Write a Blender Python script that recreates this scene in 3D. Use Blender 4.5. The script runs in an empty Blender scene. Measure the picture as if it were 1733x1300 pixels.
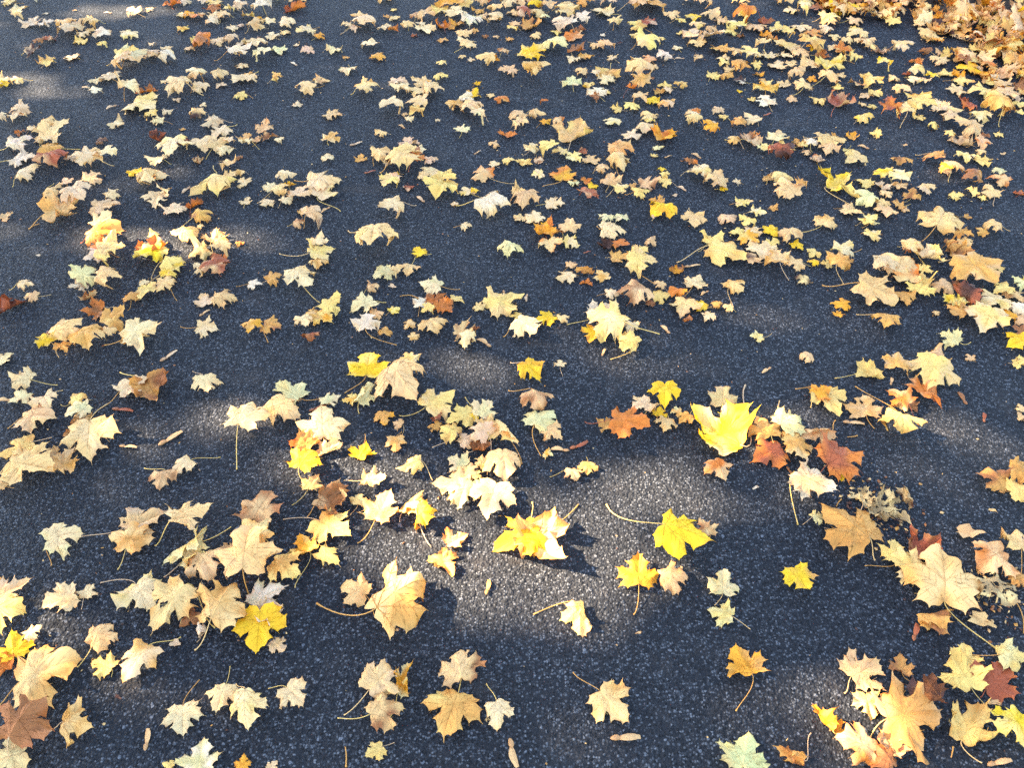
import bpy, math, random
import numpy as np
from mathutils import Vector, noise

R = math.radians
scene = bpy.context.scene
col = scene.collection

# ------------------------------------------------------------------ camera
H, PITCH, FPX = 1.6, R(45.3), 1452.0
PW, PH = 1733.0, 1300.0
cam = bpy.data.cameras.new('camera')
cam.sensor_width = 36.0
cam.lens = 36.0 * FPX / PW
cam.clip_start = 0.05
cam.clip_end = 500
camo = bpy.data.objects.new('camera', cam)
camo.location = (0, 0, H)
camo.rotation_euler = (math.pi / 2 - PITCH, 0, 0)
col.objects.link(camo)
scene.camera = camo

# ------------------------------------------------------------------ light
ELEV, BETA = R(37), R(10)
SUN = Vector((-math.cos(ELEV) * math.cos(BETA), math.cos(ELEV) * math.sin(BETA), math.sin(ELEV)))
world = bpy.data.worlds.new('World')
scene.world = world
world.use_nodes = True
wn = world.node_tree.nodes
wl = world.node_tree.links
wn.clear()
sky = wn.new('ShaderNodeTexSky')
sky.sky_type = 'NISHITA'
sky.sun_disc = False
sky.sun_elevation = ELEV
sky.sun_rotation = math.atan2(SUN.x, SUN.y)
bg = wn.new('ShaderNodeBackground')
bg.inputs['Strength'].default_value = 0.10
wo = wn.new('ShaderNodeOutputWorld')
wl.new(sky.outputs[0], bg.inputs[0])
wl.new(bg.outputs[0], wo.inputs[0])
sl = bpy.data.lights.new('sun', 'SUN')
sl.energy = 4.6
sl.angle = R(0.53)
sl.color = (1.0, 0.83, 0.60)
so = bpy.data.objects.new('sun', sl)
so.rotation_euler = SUN.to_track_quat('Z', 'Y').to_euler()
so.location = (-6, 3, 9)
col.objects.link(so)
vs = scene.view_settings
vs.view_transform = 'Standard'
vs.look = 'None'
vs.gamma = 1.0
vs.use_curve_mapping = False
vs.exposure = 3.25

scene.cycles.max_bounces = 5
scene.cycles.use_denoising = False

# ------------------------------------------------------------------ helpers
CP, SP = math.cos(PITCH), math.sin(PITCH)


def ground(px, py):
    """photograph pixel -> point on the road and pixels per metre there"""
    dx, dy = (px - PW / 2) / FPX, (PH / 2 - py) / FPX
    d = (dx, CP + dy * SP, -SP + dy * CP)
    t = H / -d[2]
    return d[0] * t, d[1] * t, FPX / t


def lin(r, g, b):
    f = lambda c: ((c / 255 + 0.055) / 1.055) ** 2.4 if c > 10 else c / 255 / 12.92
    return np.array((f(r), f(g), f(b)))


def mesh_object(name, verts, faces, mat, parent=None, smooth=True, colors=None, uvs=None):
    me = bpy.data.meshes.new(name)
    verts = np.asarray(verts, dtype=np.float64)
    me.from_pydata(verts.tolist(), [], [list(map(int, f)) for f in faces] if not isinstance(faces, list) else faces)
    if smooth:
        me.polygons.foreach_set('use_smooth', [True] * len(me.polygons))
    if colors is not None:
        a = me.color_attributes.new('Col', 'FLOAT_COLOR', 'POINT')
        c = np.ones((len(verts), 4)); c[:, :3] = colors
        a.data.foreach_set('color', c.ravel())
    if uvs is not None:
        a = me.attributes.new('leafuv', 'FLOAT_VECTOR', 'POINT')
        a.data.foreach_set('vector', np.asarray(uvs).ravel())
    me.update()
    if mat: me.materials.append(mat)
    o = bpy.data.objects.new(name, me)
    col.objects.link(o)
    if parent: o.parent = parent
    return o


def tag(o, label=None, cat=None, group=None, kind=None):
    if label: o['label'] = label
    if cat: o['category'] = cat
    if group: o['group'] = group
    if kind: o['kind'] = kind
    return o


def new_mat(name):
    m = bpy.data.materials.new(name)
    m.use_nodes = True
    nt = m.node_tree
    nt.nodes.clear()
    return m, nt, nt.nodes, nt.links


def ramp(N, stops, interp='LINEAR'):
    n = N.new('ShaderNodeValToRGB')
    n.color_ramp.interpolation = interp
    e = n.color_ramp.elements
    while len(e) < len(stops): e.new(0.5)
    for k, (p, c) in enumerate(stops):
        e[k].position = p
        e[k].color = (c, c, c, 1) if isinstance(c, (int, float)) else (*c, 1)
    return n


# ------------------------------------------------------------------ materials
def asphalt_material():
    m, nt, N, L = new_mat('asphalt')
    out = N.new('ShaderNodeOutputMaterial'); b = N.new('ShaderNodeBsdfPrincipled')
    L.new(b.outputs[0], out.inputs[0])
    tc = N.new('ShaderNodeTexCoord')

    def tex(kind, scale, **kw):
        n = N.new(kind); n.inputs['Scale'].default_value = scale
        for k, v in kw.items():
            if k in n.inputs: n.inputs[k].default_value = v
        L.new(warp.outputs[0] if kind == 'ShaderNodeTexVoronoi' else tc.outputs['Object'], n.inputs['Vector'])
        return n
    wn_ = N.new('ShaderNodeTexNoise'); wn_.inputs['Scale'].default_value = 130
    L.new(tc.outputs['Object'], wn_.inputs['Vector'])
    sub = N.new('ShaderNodeVectorMath'); sub.operation = 'SUBTRACT'; sub.inputs[1].default_value = (.5, .5, .5)
    L.new(wn_.outputs['Color'], sub.inputs[0])
    sc = N.new('ShaderNodeVectorMath'); sc.operation = 'SCALE'; sc.inputs['Scale'].default_value = 0.006
    L.new(sub.outputs[0], sc.inputs[0])
    warp = N.new('ShaderNodeVectorMath'); warp.operation = 'ADD'
    L.new(tc.outputs['Object'], warp.inputs[0]); L.new(sc.outputs[0], warp.inputs[1])
    stones = tex('ShaderNodeTexVoronoi', 200)
    coarse = tex('ShaderNodeTexVoronoi', 95)
    sep = N.new('ShaderNodeSeparateColor'); L.new(stones.outputs['Color'], sep.inputs[0])
    base = ramp(N, [(0.0, (.003, .003, .0036)), (.28, (.008, .0085, .010)), (.52, (.030, .031, .034)), (.80, (.080, .081, .084)), (1.0, (.15, .15, .152))])
    L.new(sep.outputs[0], base.inputs[0])
    # matrix between the stones
    gap = ramp(N, [(0.30, 0.0), (0.62, 1.0)]); L.new(stones.outputs['Distance'], gap.inputs[0])
    mx = N.new('ShaderNodeMix'); mx.data_type = 'RGBA'
    L.new(gap.outputs[0], mx.inputs['Factor']); L.new(base.outputs[0], mx.inputs['A']); mx.inputs['B'].default_value = (.016, .016, .018, 1)
    # bigger pale chips
    sep2 = N.new('ShaderNodeSeparateColor'); L.new(coarse.outputs['Color'], sep2.inputs[0])
    chip = ramp(N, [(.985, 0.0), (.99, 1.0)]); L.new(sep2.outputs[1], chip.inputs[0])
    near = ramp(N, [(.28, 1.0), (.36, 0.0)]); L.new(coarse.outputs['Distance'], near.inputs[0])
    cm = N.new('ShaderNodeMath'); cm.operation = 'MULTIPLY'
    L.new(chip.outputs[0], cm.inputs[0]); L.new(near.outputs[0], cm.inputs[1])
    mx2 = N.new('ShaderNodeMix'); mx2.data_type = 'RGBA'
    L.new(cm.outputs[0], mx2.inputs['Factor']); L.new(mx.outputs['Result'], mx2.inputs['A']); mx2.inputs['B'].default_value = (.15, .15, .155, 1)
    # worn and dusty areas
    patch = tex('ShaderNodeTexNoise', 1.7, Detail=6.0, Roughness=0.6)
    pr = ramp(N, [(.3, (.78, .79, .82)), (.5, (1.0, 1.0, 1.0)), (.70, (1.25, 1.18, 1.12))]); L.new(patch.outputs[0], pr.inputs[0])
    mul = N.new('ShaderNodeMix'); mul.data_type = 'RGBA'; mul.blend_type = 'MULTIPLY'; mul.inputs['Factor'].default_value = 1
    L.new(mx2.outputs['Result'], mul.inputs['A']); L.new(pr.outputs[0], mul.inputs['B'])
    stain = tex('ShaderNodeTexNoise', 9.0, Detail=4.0)
    sr = ramp(N, [(.58, 0.0), (.72, .35)]); L.new(stain.outputs[0], sr.inputs[0])
    mx3 = N.new('ShaderNodeMix'); mx3.data_type = 'RGBA'
    L.new(sr.outputs[0], mx3.inputs['Factor']); L.new(mul.outputs['Result'], mx3.inputs['A']); mx3.inputs['B'].default_value = (.060, .048, .040, 1)
    L.new(mx3.outputs['Result'], b.inputs['Base Color'])
    b.inputs['Roughness'].default_value = 0.8
    b.inputs['Specular IOR Level'].default_value = 0.22
    # relief: stones proud of the binder, at two sizes, over a slow undulation
    inv = N.new('ShaderNodeMath'); inv.operation = 'SUBTRACT'; inv.inputs[0].default_value = 1.0
    L.new(stones.outputs['Distance'], inv.inputs[1])
    tilt = N.new('ShaderNodeMath'); tilt.operation = 'MULTIPLY_ADD'; tilt.inputs[1].default_value = 0.8
    L.new(sep.outputs[1], tilt.inputs[0]); L.new(inv.outputs[0], tilt.inputs[2])
    ad = N.new('ShaderNodeMath'); ad.operation = 'MULTIPLY_ADD'; ad.inputs[1].default_value = -1.0
    L.new(coarse.outputs['Distance'], ad.inputs[0]); L.new(tilt.outputs[0], ad.inputs[2])
    bp = N.new('ShaderNodeBump'); bp.inputs['Strength'].default_value = 1.0; bp.inputs['Distance'].default_value = 0.0035
    L.new(ad.outputs[0], bp.inputs['Height'])
    L.new(bp.outputs[0], b.inputs['Normal'])
    return m


def leaf_material(name='leaf', trans=0.10, rough=0.62):
    m, nt, N, L = new_mat(name)
    out = N.new('ShaderNodeOutputMaterial'); b = N.new('ShaderNodeBsdfPrincipled')
    at = N.new('ShaderNodeAttribute'); at.attribute_name = 'Col'
    uv = N.new('ShaderNodeAttribute'); uv.attribute_name = 'leafuv'
    n1 = N.new('ShaderNodeTexNoise'); n1.inputs['Scale'].default_value = 5.0; n1.inputs['Detail'].default_value = 5; n1.inputs['Roughness'].default_value = .65
    L.new(uv.outputs['Vector'], n1.inputs['Vector'])
    r1 = ramp(N, [(.22, (.76, .67, .56)), (.40, (1.0, 1.0, 1.0)), (.75, (1.05, 1.07, 1.12))]); L.new(n1.outputs[0], r1.inputs[0])
    mul = N.new('ShaderNodeMix'); mul.data_type = 'RGBA'; mul.blend_type = 'MULTIPLY'; mul.inputs['Factor'].default_value = 1
    L.new(at.outputs['Color'], mul.inputs['A']); L.new(r1.outputs[0], mul.inputs['B'])
    # fine net of veinlets
    v = N.new('ShaderNodeTexVoronoi'); v.feature = 'DISTANCE_TO_EDGE'; v.inputs['Scale'].default_value = 26
    L.new(uv.outputs['Vector'], v.inputs['Vector'])
    r2 = ramp(N, [(0.0, .86), (.09, 1.0)]); L.new(v.outputs['Distance'], r2.inputs[0])
    mul2 = N.new('ShaderNodeMix'); mul2.data_type = 'RGBA'; mul2.blend_type = 'MULTIPLY'; mul2.inputs['Factor'].default_value = .8
    L.new(mul.outputs['Result'], mul2.inputs['A']); L.new(r2.outputs[0], mul2.inputs['B'])
    # dark flecks of decay
    n2 = N.new('ShaderNodeTexNoise'); n2.inputs['Scale'].default_value = 16; n2.inputs['Detail'].default_value = 3
    L.new(uv.outputs['Vector'], n2.inputs['Vector'])
    r3 = ramp(N, [(.70, 0.0), (.78, .75)]); L.new(n2.outputs[0], r3.inputs[0])
    mx = N.new('ShaderNodeMix'); mx.data_type = 'RGBA'
    L.new(r3.outputs[0], mx.inputs['Factor']); L.new(mul2.outputs['Result'], mx.inputs['A']); mx.inputs['B'].default_value = (.10, .045, .018, 1)
    L.new(mx.outputs['Result'], b.inputs['Base Color'])
    b.inputs['Roughness'].default_value = rough
    b.inputs['Specular IOR Level'].default_value = 0.35
    bp = N.new('ShaderNodeBump'); bp.inputs['Strength'].default_value = 0.6; bp.inputs['Distance'].default_value = 0.003
    L.new(n1.outputs[0], bp.inputs['Height'])
    bp2 = N.new('ShaderNodeBump'); bp2.inputs['Strength'].default_value = 0.3; bp2.inputs['Distance'].default_value = 0.0006; bp2.invert = True
    L.new(v.outputs['Distance'], bp2.inputs['Height']); L.new(bp.outputs[0], bp2.inputs['Normal'])
    L.new(bp2.outputs[0], b.inputs['Normal'])
    tr = N.new('ShaderNodeBsdfTranslucent'); L.new(mx.outputs['Result'], tr.inputs[0])
    ms = N.new('ShaderNodeMixShader'); ms.inputs[0].default_value = trans
    L.new(b.outputs[0], ms.inputs[1]); L.new(tr.outputs[0], ms.inputs[2])
    L.new(ms.outputs[0], out.inputs[0])
    return m


def plain_material(name, c0, c1, scale, rough=.8, attr=False):
    m, nt, N, L = new_mat(name)
    out = N.new('ShaderNodeOutputMaterial'); b = N.new('ShaderNodeBsdfPrincipled')
    L.new(b.outputs[0], out.inputs[0])
    tc = N.new('ShaderNodeTexCoord')
    n1 = N.new('ShaderNodeTexNoise'); n1.inputs['Scale'].default_value = scale; n1.inputs['Detail'].default_value = 6
    L.new(tc.outputs['Object'], n1.inputs['Vector'])
    r1 = ramp(N, [(.3, c0), (.7, c1)]); L.new(n1.outputs[0], r1.inputs[0])
    L.new(r1.outputs[0], b.inputs['Base Color'])
    b.inputs['Roughness'].default_value = rough
    bp = N.new('ShaderNodeBump'); bp.inputs['Strength'].default_value = .6; bp.inputs['Distance'].default_value = .01
    L.new(n1.outputs[0], bp.inputs['Height']); L.new(bp.outputs[0], b.inputs['Normal'])
    return m


M_ASPHALT = asphalt_material()
M_LEAF = leaf_material()
M_VEIN = leaf_material('leaf_vein', 0.0, .6)
M_STALK = leaf_material('leaf_stalk', 0.0, .5)
M_SOIL = plain_material('soil', (.035, .024, .016), (.075, .055, .035), 14)
M_GRASS = plain_material('grass', (.035, .085, .012), (.09, .16, .03), 3, .55)
M_BARK = plain_material('bark', (.05, .04, .03), (.14, .11, .085), 9)

# ------------------------------------------------------------------ survey of the leaves: position, width, heading, colours, form, stalk end
LEAVES = '''
T 0 1000
600 1010 260 -10 nc d
60 200 270 0 l d
30 560 150 170 o u
270 330 140 30 p f
120 420 270 95 yy f =bright yellow leaf at the lower left edge~bright yellow leaf cut by the left edge, orange leaf below it
370 650 500 20 cn d 0 850 =large cream leaf above the red-brown leaf~large cream leaf with ragged right lobes, just above the large red-brown leaf
90 1230 300 200 pc d
290 1030 490 55 br d 60 1270 =large red-brown leaf at the lower left~large red-brown leaf with broad midrib in the lower left corner
755 370 240 55 t d 570 570
770 560 200 160 l f 820 640
1020 560 330 235 pn d 1330 345
1350 960 320 270 p f 1465 660
1640 810 260 250 p d 1690 560
1480 1230 340 80 gw f
1240 1290 100 . l f
1480 300 90 . w r 1445 385
T 400 1000
320 420 150 -40 ti f
440 815 230 -45 p f 235 725
110 890 280 270 pl d 0 690
1060 700 310 45 ti d 790 920
1100 920 300 20 tb d 745 940 =pinkish brown leaf low of the centre~pinkish brown domed leaf, lower of an overlapping pair near the bottom centre
1250 670 200 60 ag r
1655 585 350 100 tb d
1580 930 460 250 nl d 1690 530 =large golden leaf with raised lobes~large golden tan leaf with raised lobes over dark shadow, bottom centre
1015 1200 170 210 l f 1160 1120
50 1270 130 80 a f
270 1290 90 . p f
T 800 1000
750 220 230 270 lt h 445 180
1030 850 350 315 cn f 735 605 =lone flat cream leaf on bare asphalt~lone flat cream leaf with hooked stalk on bare asphalt, lower right of centre
200 940 220 275 p d 100 690
T 1200 1000
80 185 200 160 lg f 300 290
240 540 350 120 an u 195 890 =amber leaf with stalk pointing down~amber leaf with curled pale corner and stalk pointing down, lower right
1140 600 340 30 tc f 990 760
1410 560 210 100 nb u 1560 715
1160 850 260 285 lp f
1600 730 150 . k u
1450 960 540 10 nt d =big orange-tan leaf at the lower right~big orange-tan leaf under a shrivelled brown leaf, lower right
1530 770 330 160 bk r =shrivelled brown leaf~shrivelled dark brown leaf lying on the big orange-tan leaf
1230 1250 220 . b d
1060 1160 320 160 to d
1330 1130 240 60 t u
870 960 240 120 ao r 1020 1055 =glowing orange curled leaf~glowing orange curled leaf with a pale spike, sunlit near the lower right
230 1200 390 80 g f
170 1270 100 . b u
580 1220 250 150 nb r 745 1050
T 1333 1000
1100 260 300 10 nb h
1300 470 230 90 l f
1510 650 340 45 ro f 1410 790 =rust red leaf at the lower right edge~rust red leaf partly under a flat pale yellow leaf, lower right
1250 620 350 120 l f 1500 900 =flat pale yellow leaf by the rust red leaf~flat pale yellow leaf resting on the rust red leaf, lower right
1330 980 370 60 ln u 1420 1270
1630 500 280 0 gl d
1650 1050 380 300 yl f
T 0 800
490 540 280 20 pg f 380 690 =lone pale leaf at the left~lone pale greenish leaf below a long stalk tip, left side
1070 370 360 25 ti f 550 490
990 510 340 60 nc d 865 720
1440 400 360 20 cp f 1140 545
1400 630 330 200 gl h
1540 730 310 300 tc d 1205 775
1680 560 110 30 t u
110 880 300 30 ti f
440 950 300 200 p f 580 925
660 880 180 60 p d 600 1010
1390 1090 160 . b f
1050 930 340 300 pl f 740 815
1260 1030 430 225 cn f 1580 1145
1655 1030 430 60 cn d 1430 1310
10 790 50 . n f
T 400 800
210 290 380 60 tb f 0 540
170 470 270 150 cn d 315 565
380 740 260 -40 nl d
130 670 490 80 ct d 95 910
240 920 300 30 wg f
250 1058 220 10 w u
190 1180 380 265 y f 300 870 =lemon yellow leaf lower left~flat lemon yellow leaf with long upright stalk, lower left
700 220 260 0 bt u
690 640 220 330 l f
720 440 340 330 ln f 345 350
490 560 250 120 al u 430 850
1080 290 340 60 cn f 890 525
900 215 150 80 lg f 835 320
1340 240 210 50 ln h 1200 370
1390 380 170 300 ya r 1430 550
1010 90 200 0 c f 790 65
560 90 190 60 lc f 410 245
1610 500 190 30 co u
1540 670 230 . nb u =crumpled sunlit orange-brown leaf~crumpled orange-brown leaf sunlit on asphalt, left of the yellow and tan pair
870 890 250 160 c f 1015 1055
1190 970 450 30 nc D 590 965 =large raised golden leaf in the sun patch~large raised golden leaf casting a shadow, long pink stalk to the left
1570 120 300 180 cg f
1660 190 280 250 g f
T 800 800
330 520 400 200 yy f 775 240 =sunlit yellow leaf under a tan leaf~vivid yellow sunlit leaf lying under a crumpled tan leaf
520 570 420 300 cn u =crumpled tan leaf on the yellow leaf~crumpled tan leaf on top of the vivid yellow leaf, sunlit
1700 430 210 120 tb d
1530 590 440 -20 ya d 980 240 =large yellow leaf with a long stalk~large yellow leaf with olive edges and long stalk reaching up left
1460 815 230 0 t d
1200 760 330 90 a f 1180 1050 =orange-yellow leaf with stalk pointing down~orange-yellow flat leaf below left of the large olive-edged yellow leaf
T 1200 800
90 830 250 90 g f 40 980
660 800 280 300 yn f =small olive and yellow leaf on bare asphalt~small olive and yellow leaf alone on bare asphalt, right side
740 160 350 330 tw f 650 390 =speckled whitish leaf~speckled whitish beige leaf with brown patches, right side
790 345 120 . g f
1120 200 210 . z u
1330 310 310 . z u
1430 200 150 . ck r
1560 540 270 30 rb u
990 430 480 140 nn f 1215 650 =large golden leaf on the right~large flat golden leaf with three broad lobes, right side
1340 610 260 90 l f 1140 690
T 1333 800
850 720 280 150 cl f
1500 930 310 -50 z f
1090 800 570 100 cn d 1520 1295 =largest cream leaf on the right~largest cream leaf, long stalk running down right
1640 550 270 100 ct f 1700 770
1490 690 270 210 to d =peach leaf near the right edge~peach coloured leaf with spread pointed lobes near the right edge
1690 830 170 . nb d
1500 70 240 150 nb d
1690 50 220 . n f
1690 150 220 0 l d
T 0 600
40 40 150 30 p f
175 205 200 170 p f 425 230
145 345 150 . pt d
300 475 300 0 tc d 60 550
350 395 210 300 p d 465 270
585 360 150 30 ln d 450 375
605 460 200 200 gp f
130 740 310 200 ln f
600 555 170 . tb r
690 680 450 260 cp f 790 370
390 760 140 . t u
505 815 210 0 nt u
240 890 400 350 c f 0 880
990 245 270 30 p f 780 375
1160 290 270 300 bn u =curled brown leaf at the left~curled brown and golden leaf overlapping a pale leaf, left side
1530 260 230 280 p f 1415 130
1350 850 210 220 p d 1620 760
1210 950 250 250 tb d 1060 840
15 975 100 . t d
T 400 600
985 110 320 80 yl f 795 290 =lemon yellow leaf above the centre cluster~lemon yellow leaf with raised lobes above a large beige leaf
1210 280 370 310 tc d 1040 180 =large beige fan-shaped leaf~large beige leaf spread like a fan below the lemon yellow leaf
390 290 280 150 g f 680 325 =pale green leaf left of centre~pale green leaf with stalk pointing right, left of centre
700 360 160 20 gp f
830 345 140 . la f
970 325 180 60 g h 900 440
1280 40 180 90 lp d 1280 125
380 455 310 330 ct d
117 560 390 60 pc d 5 850
650 540 390 90 pc d 655 660
1090 485 170 280 na f
1185 530 90 . t f 1200 620
1170 675 170 270 nc f
930 730 220 60 yy u 945 590
690 710 210 30 tc h
540 710 180 0 n u
450 700 130 . o u =bright orange curled leaf tip~small bright orange curled leaf at the left end of a cluster
530 850 280 50 yy f =bright yellow sunlit leaf below the orange curl~bright yellow sunlit leaf under a cream leaf, below the orange curl
1280 860 200 200 lc d 1440 930
1500 390 290 30 lc f 1195 455
1450 540 120 . n f
1560 590 170 . ln f 1435 690
1480 490 100 . kr r
1640 480 240 200 l f 1680 320
1700 640 170 . it d
1620 810 170 150 gp f
1710 880 150 . c d
T 800 600
440 145 210 315 ya f 275 65 =yellow leaf above centre on bare asphalt~flat deep yellow leaf with stalk pointing up left, above centre
640 85 100 90 p f 660 165
590 610 170 330 tc f
520 500 300 45 g f 500 750
470 370 260 300 tb d 260 270
555 745 80 . ag f
1140 590 310 350 oo f 820 500 =vivid orange leaf in the centre~vivid orange flat leaf with reddish stalk in the centre right
960 530 140 . nb u
1370 430 130 . y f
1240 405 200 200 p f 1230 490
1390 340 250 270 y f 1315 230
1410 530 180 250 c d
1550 490 140 . n f
1490 430 90 . gn f
90 440 210 45 gp f
20 480 100 . yl f
100 530 170 . c f
70 700 170 . b u
60 620 220 150 it d
200 640 260 300 cl h 360 810
70 800 140 . cl d
210 860 280 280 tc d
20 910 110 . l f
20 1020 140 . g f
150 1110 350 250 p f 40 960
735 900 150 300 tb d 565 905
840 860 160 270 nl f 835 760
T 1200 600
90 325 230 90 ct f
60 560 480 150 yp u 265 230 =biggest yellow and cream leaf~biggest yellow and cream leaf with upright stalk, right of centre
60 880 220 300 ot f
600 640 170 . ln f
590 530 260 30 g f 515 345
390 570 290 120 n f
790 640 280 200 to h 925 490
420 760 300 200 ro f 600 650 =red-orange leaf right of centre~red-orange leaf, left one of two below the biggest yellow leaf
650 750 210 300 nc f
950 890 160 280 yl f
960 800 390 20 ro f 730 980 =large red-orange leaf on the right~large red-orange leaf with pointed lobes over a small yellow leaf
870 360 290 300 l f 630 260
810 310 180 30 ao f =orange leaf on a pale green-yellow leaf~small orange leaf stuck on a pale yellow leaf, right side
1120 400 290 100 tn f 1210 550
1140 150 230 200 l u 920 180
1360 95 230 80 nt f
1580 300 260 30 ot u
1480 400 130 . b u
1360 385 230 150 oc d
1370 580 360 290 ln d 1070 240
710 40 100 . t d
T 1333 600
1330 30 80 . t f
1050 190 350 250 lc f 1200 35
1060 25 170 . tn d
1710 400 100 . c f
1710 470 90 . t d
1690 80 110 . l f
T 0 380
790 25 210 30 p f
780 205 190 . b f
805 130 300 10 on d
720 280 170 200 wt d
860 260 260 0 cl f
1100 250 230 . yl f
1130 190 240 60 bo u =rust brown upcurled leaf in the left sun patch~rust brown upcurled leaf over a yellow leaf, upper left sun patch
1130 80 90 . l d
1390 110 210 30 cn d
1470 220 220 200 cn d
1630 210 160 . c f
1590 130 210 60 tn u
1600 360 240 320 rc f
1600 290 170 120 ro u
1465 340 150 160 p f
1270 360 200 . yl f
1280 320 180 . l d 1110 405
575 470 160 200 w f
645 410 230 30 g f
820 450 200 0 tc d
660 530 130 . tb r
215 470 130 0 p f 70 485
240 550 120 . tc d
90 610 200 20 rk r =dark rolled leaf at the left edge~dark red-brown rolled leaf near the left edge
690 650 170 . bo u
710 580 80 . bt u
870 735 200 30 nl f
820 815 130 . tc d
400 820 130 . b f
470 910 140 . n f
540 810 230 30 c d
360 860 170 150 yl f 435 980
650 890 310 270 nc D =arched tan leaf with black gaps~arched tan leaf with black shadow gaps under its lobes, left side
1080 870 330 20 pc f 770 890
960 880 120 . ac u
1050 440 90 . p f
970 560 130 . n d
1080 540 210 250 lc f
1190 500 150 . ct d 1300 565
1240 440 150 . c f
1655 570 190 0 t d
1510 560 170 . it f
1535 775 190 0 p f 1325 755
T 400 380
25 150 80 . on d
610 310 170 250 nc d
620 160 160 60 p f
630 220 220 20 lp f 315 220
1040 200 320 260 ct d 820 50
1335 205 130 . y f
1075 375 170 200 g f 1200 330
1170 375 100 . c f
1280 345 180 . t d
1000 465 110 . tb d
145 455 120 0 w f 0 460
285 420 130 20 n f
500 450 250 320 pc f 615 580
650 710 190 . al f
560 690 130 . nt d
700 630 190 30 l f
940 630 230 200 p f
1040 675 110 . t f
1165 640 100 . ly f
1095 800 110 . n f
960 770 230 80 w f 1175 890 =whitish leaf with long stalk, upper middle~whitish flat leaf with long stalk pointing lower right, left of centre
120 785 160 . an f
275 760 180 . nb d 235 870
510 760 160 . p f
550 850 150 . br r
1425 465 200 170 pg f 1640 480
1360 595 140 . wi f
1450 560 170 120 ob u
1510 640 180 320 bo u =rust brown curled leaf above the centre~rust brown curled leaf over a cream leaf, above the centre
1400 670 110 . l f
1440 770 230 300 cn d
1630 560 110 . l f
1265 750 100 . cn f
1300 830 90 . cn f
1680 880 150 . p d
1670 810 160 . cb u
1690 25 90 . p f
T 800 380
640 60 120 . bn u
710 40 170 . ct d
540 50 190 60 oy u =amber orange leaf stack above centre~amber orange curled leaf topping a cluster, upper middle
520 90 180 200 a u
715 150 160 -20 pl f
570 190 190 280 co f
275 210 190 250 g d 195 155
965 165 130 . k u
1020 65 210 0 p d
1080 150 140 . ob f
1080 260 160 . n f
1230 325 250 0 lc f 1330 440
1225 255 170 30 l f
1305 150 90 . t d
665 400 170 200 p f 780 380
720 310 90 . t d
820 360 150 . nb r
835 435 95 . o u
930 395 140 . nc d
55 615 110 . c d
240 600 310 20 lc d 420 700
310 695 110 . l f
400 790 260 330 p f 225 830
530 705 170 200 y f
665 705 100 . c d
940 640 220 30 wp u 690 740
960 770 330 160 pl f 1370 810
895 850 220 250 ya f
1160 770 140 . p f
1130 900 190 160 l f 1010 995
1020 520 110 . p d
1290 590 90 . b f
1185 550 280 250 tb d
1360 465 110 . t d
1380 540 150 . l f
1495 535 140 . oa r
1490 350 120 . ab u
1635 440 190 60 pc f
1550 640 240 250 ct f
1570 720 80 . bo r
1655 610 130 . y f
20 770 70 . b u
T 1100 380
470 130 190 20 l f
700 15 130 . l f
650 80 140 . l f
570 240 310 340 ln f 195 285
740 290 160 . tk d
730 135 170 330 al f
760 60 130 . p f
890 55 150 60 y f
1080 175 120 . y f
1020 110 180 . tb d
890 165 140 . l f
830 215 240 30 p f
910 300 200 . cn f
1040 330 160 . c d
1110 420 120 . ck d
1195 225 110 . l f
1185 300 100 . ya f
1310 260 65 . t f
1290 300 85 . l f
1350 325 160 . nl d
1440 275 100 . n f
1410 215 170 30 pl f 1550 185
635 470 190 20 cn D 610 620
490 605 90 . n d
560 625 110 . c d
425 700 125 . p f
775 835 115 180 lg f 890 805
T 1333 380
390 600 150 60 a d
365 665 100 . a f
910 215 130 . b f
885 190 170 . c d
770 300 310 150 ct f
680 370 190 200 it d
860 390 230 . co f
985 430 140 . l f
960 500 210 . l f
1000 350 140 . l f
1020 270 240 30 pl u
845 560 210 300 n f
630 530 330 340 c f 250 450 =large cream leaf with a dark red stalk~large cream leaf with dark red stalk pointing left, right side
710 740 220 250 nn d 500 665
1375 400 370 320 nt f 1100 280
1520 330 120 . l f
1280 110 150 . n f
1290 170 120 . c f
1200 190 120 . n f
1240 240 200 . bn u
1410 70 100 . n d
1495 50 140 . c d
1090 20 330 60 cn d 985 125
595 10 120 . lg f
625 90 135 . lp f
1260 470 130 . bk u
1130 490 170 . t d
1290 560 200 . kr r
1690 450 160 . gy f
1660 550 170 . t f
1550 510 170 . l f
1490 600 250 200 pl f
1690 710 130 . t d
1590 700 140 . a f
1670 640 160 . wp d
1200 590 210 150 yg u
1220 670 190 . n f
1340 690 130 . t f
1430 760 320 250 lp f
1690 790 130 . b f
1680 890 250 200 y f =bright yellow leaf at the right edge~bright yellow leaf cut by the right edge, below a leaf cluster
1170 865 185 150 g f 1340 870
1085 660 65 . t d
1710 1030 90 . l f
T 0 180
130 95 125 . p f
155 60 175 . i d
30 105 95 . ip f
155 205 80 . bo u
235 180 85 . p d
355 170 185 . nc d
170 300 225 20 wp f 0 325
425 250 275 20 p e 590 320
405 350 195 0 n f
180 405 195 0 w f 0 410
525 400 105 . ti f
400 430 220 . rt d
225 515 195 . pc D
690 410 180 . c d
800 380 150 . pc f
640 450 210 . p f
690 545 185 . ti f
495 565 110 . i f
405 650 135 . c d
820 665 155 . p d
590 710 230 . i f
480 785 290 20 cn u 215 905
800 780 250 . ti f
45 825 115 . t u
870 140 130 . p f
1170 235 120 . rk u
750 270 90 . bk d
1150 420 160 . p f
1290 360 280 250 pl f 1230 250
1350 285 140 . kr u
1010 495 135 . y f
1170 520 110 . n f
1145 575 230 . cp D
1610 210 180 . p f
1550 145 160 . i f
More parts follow.
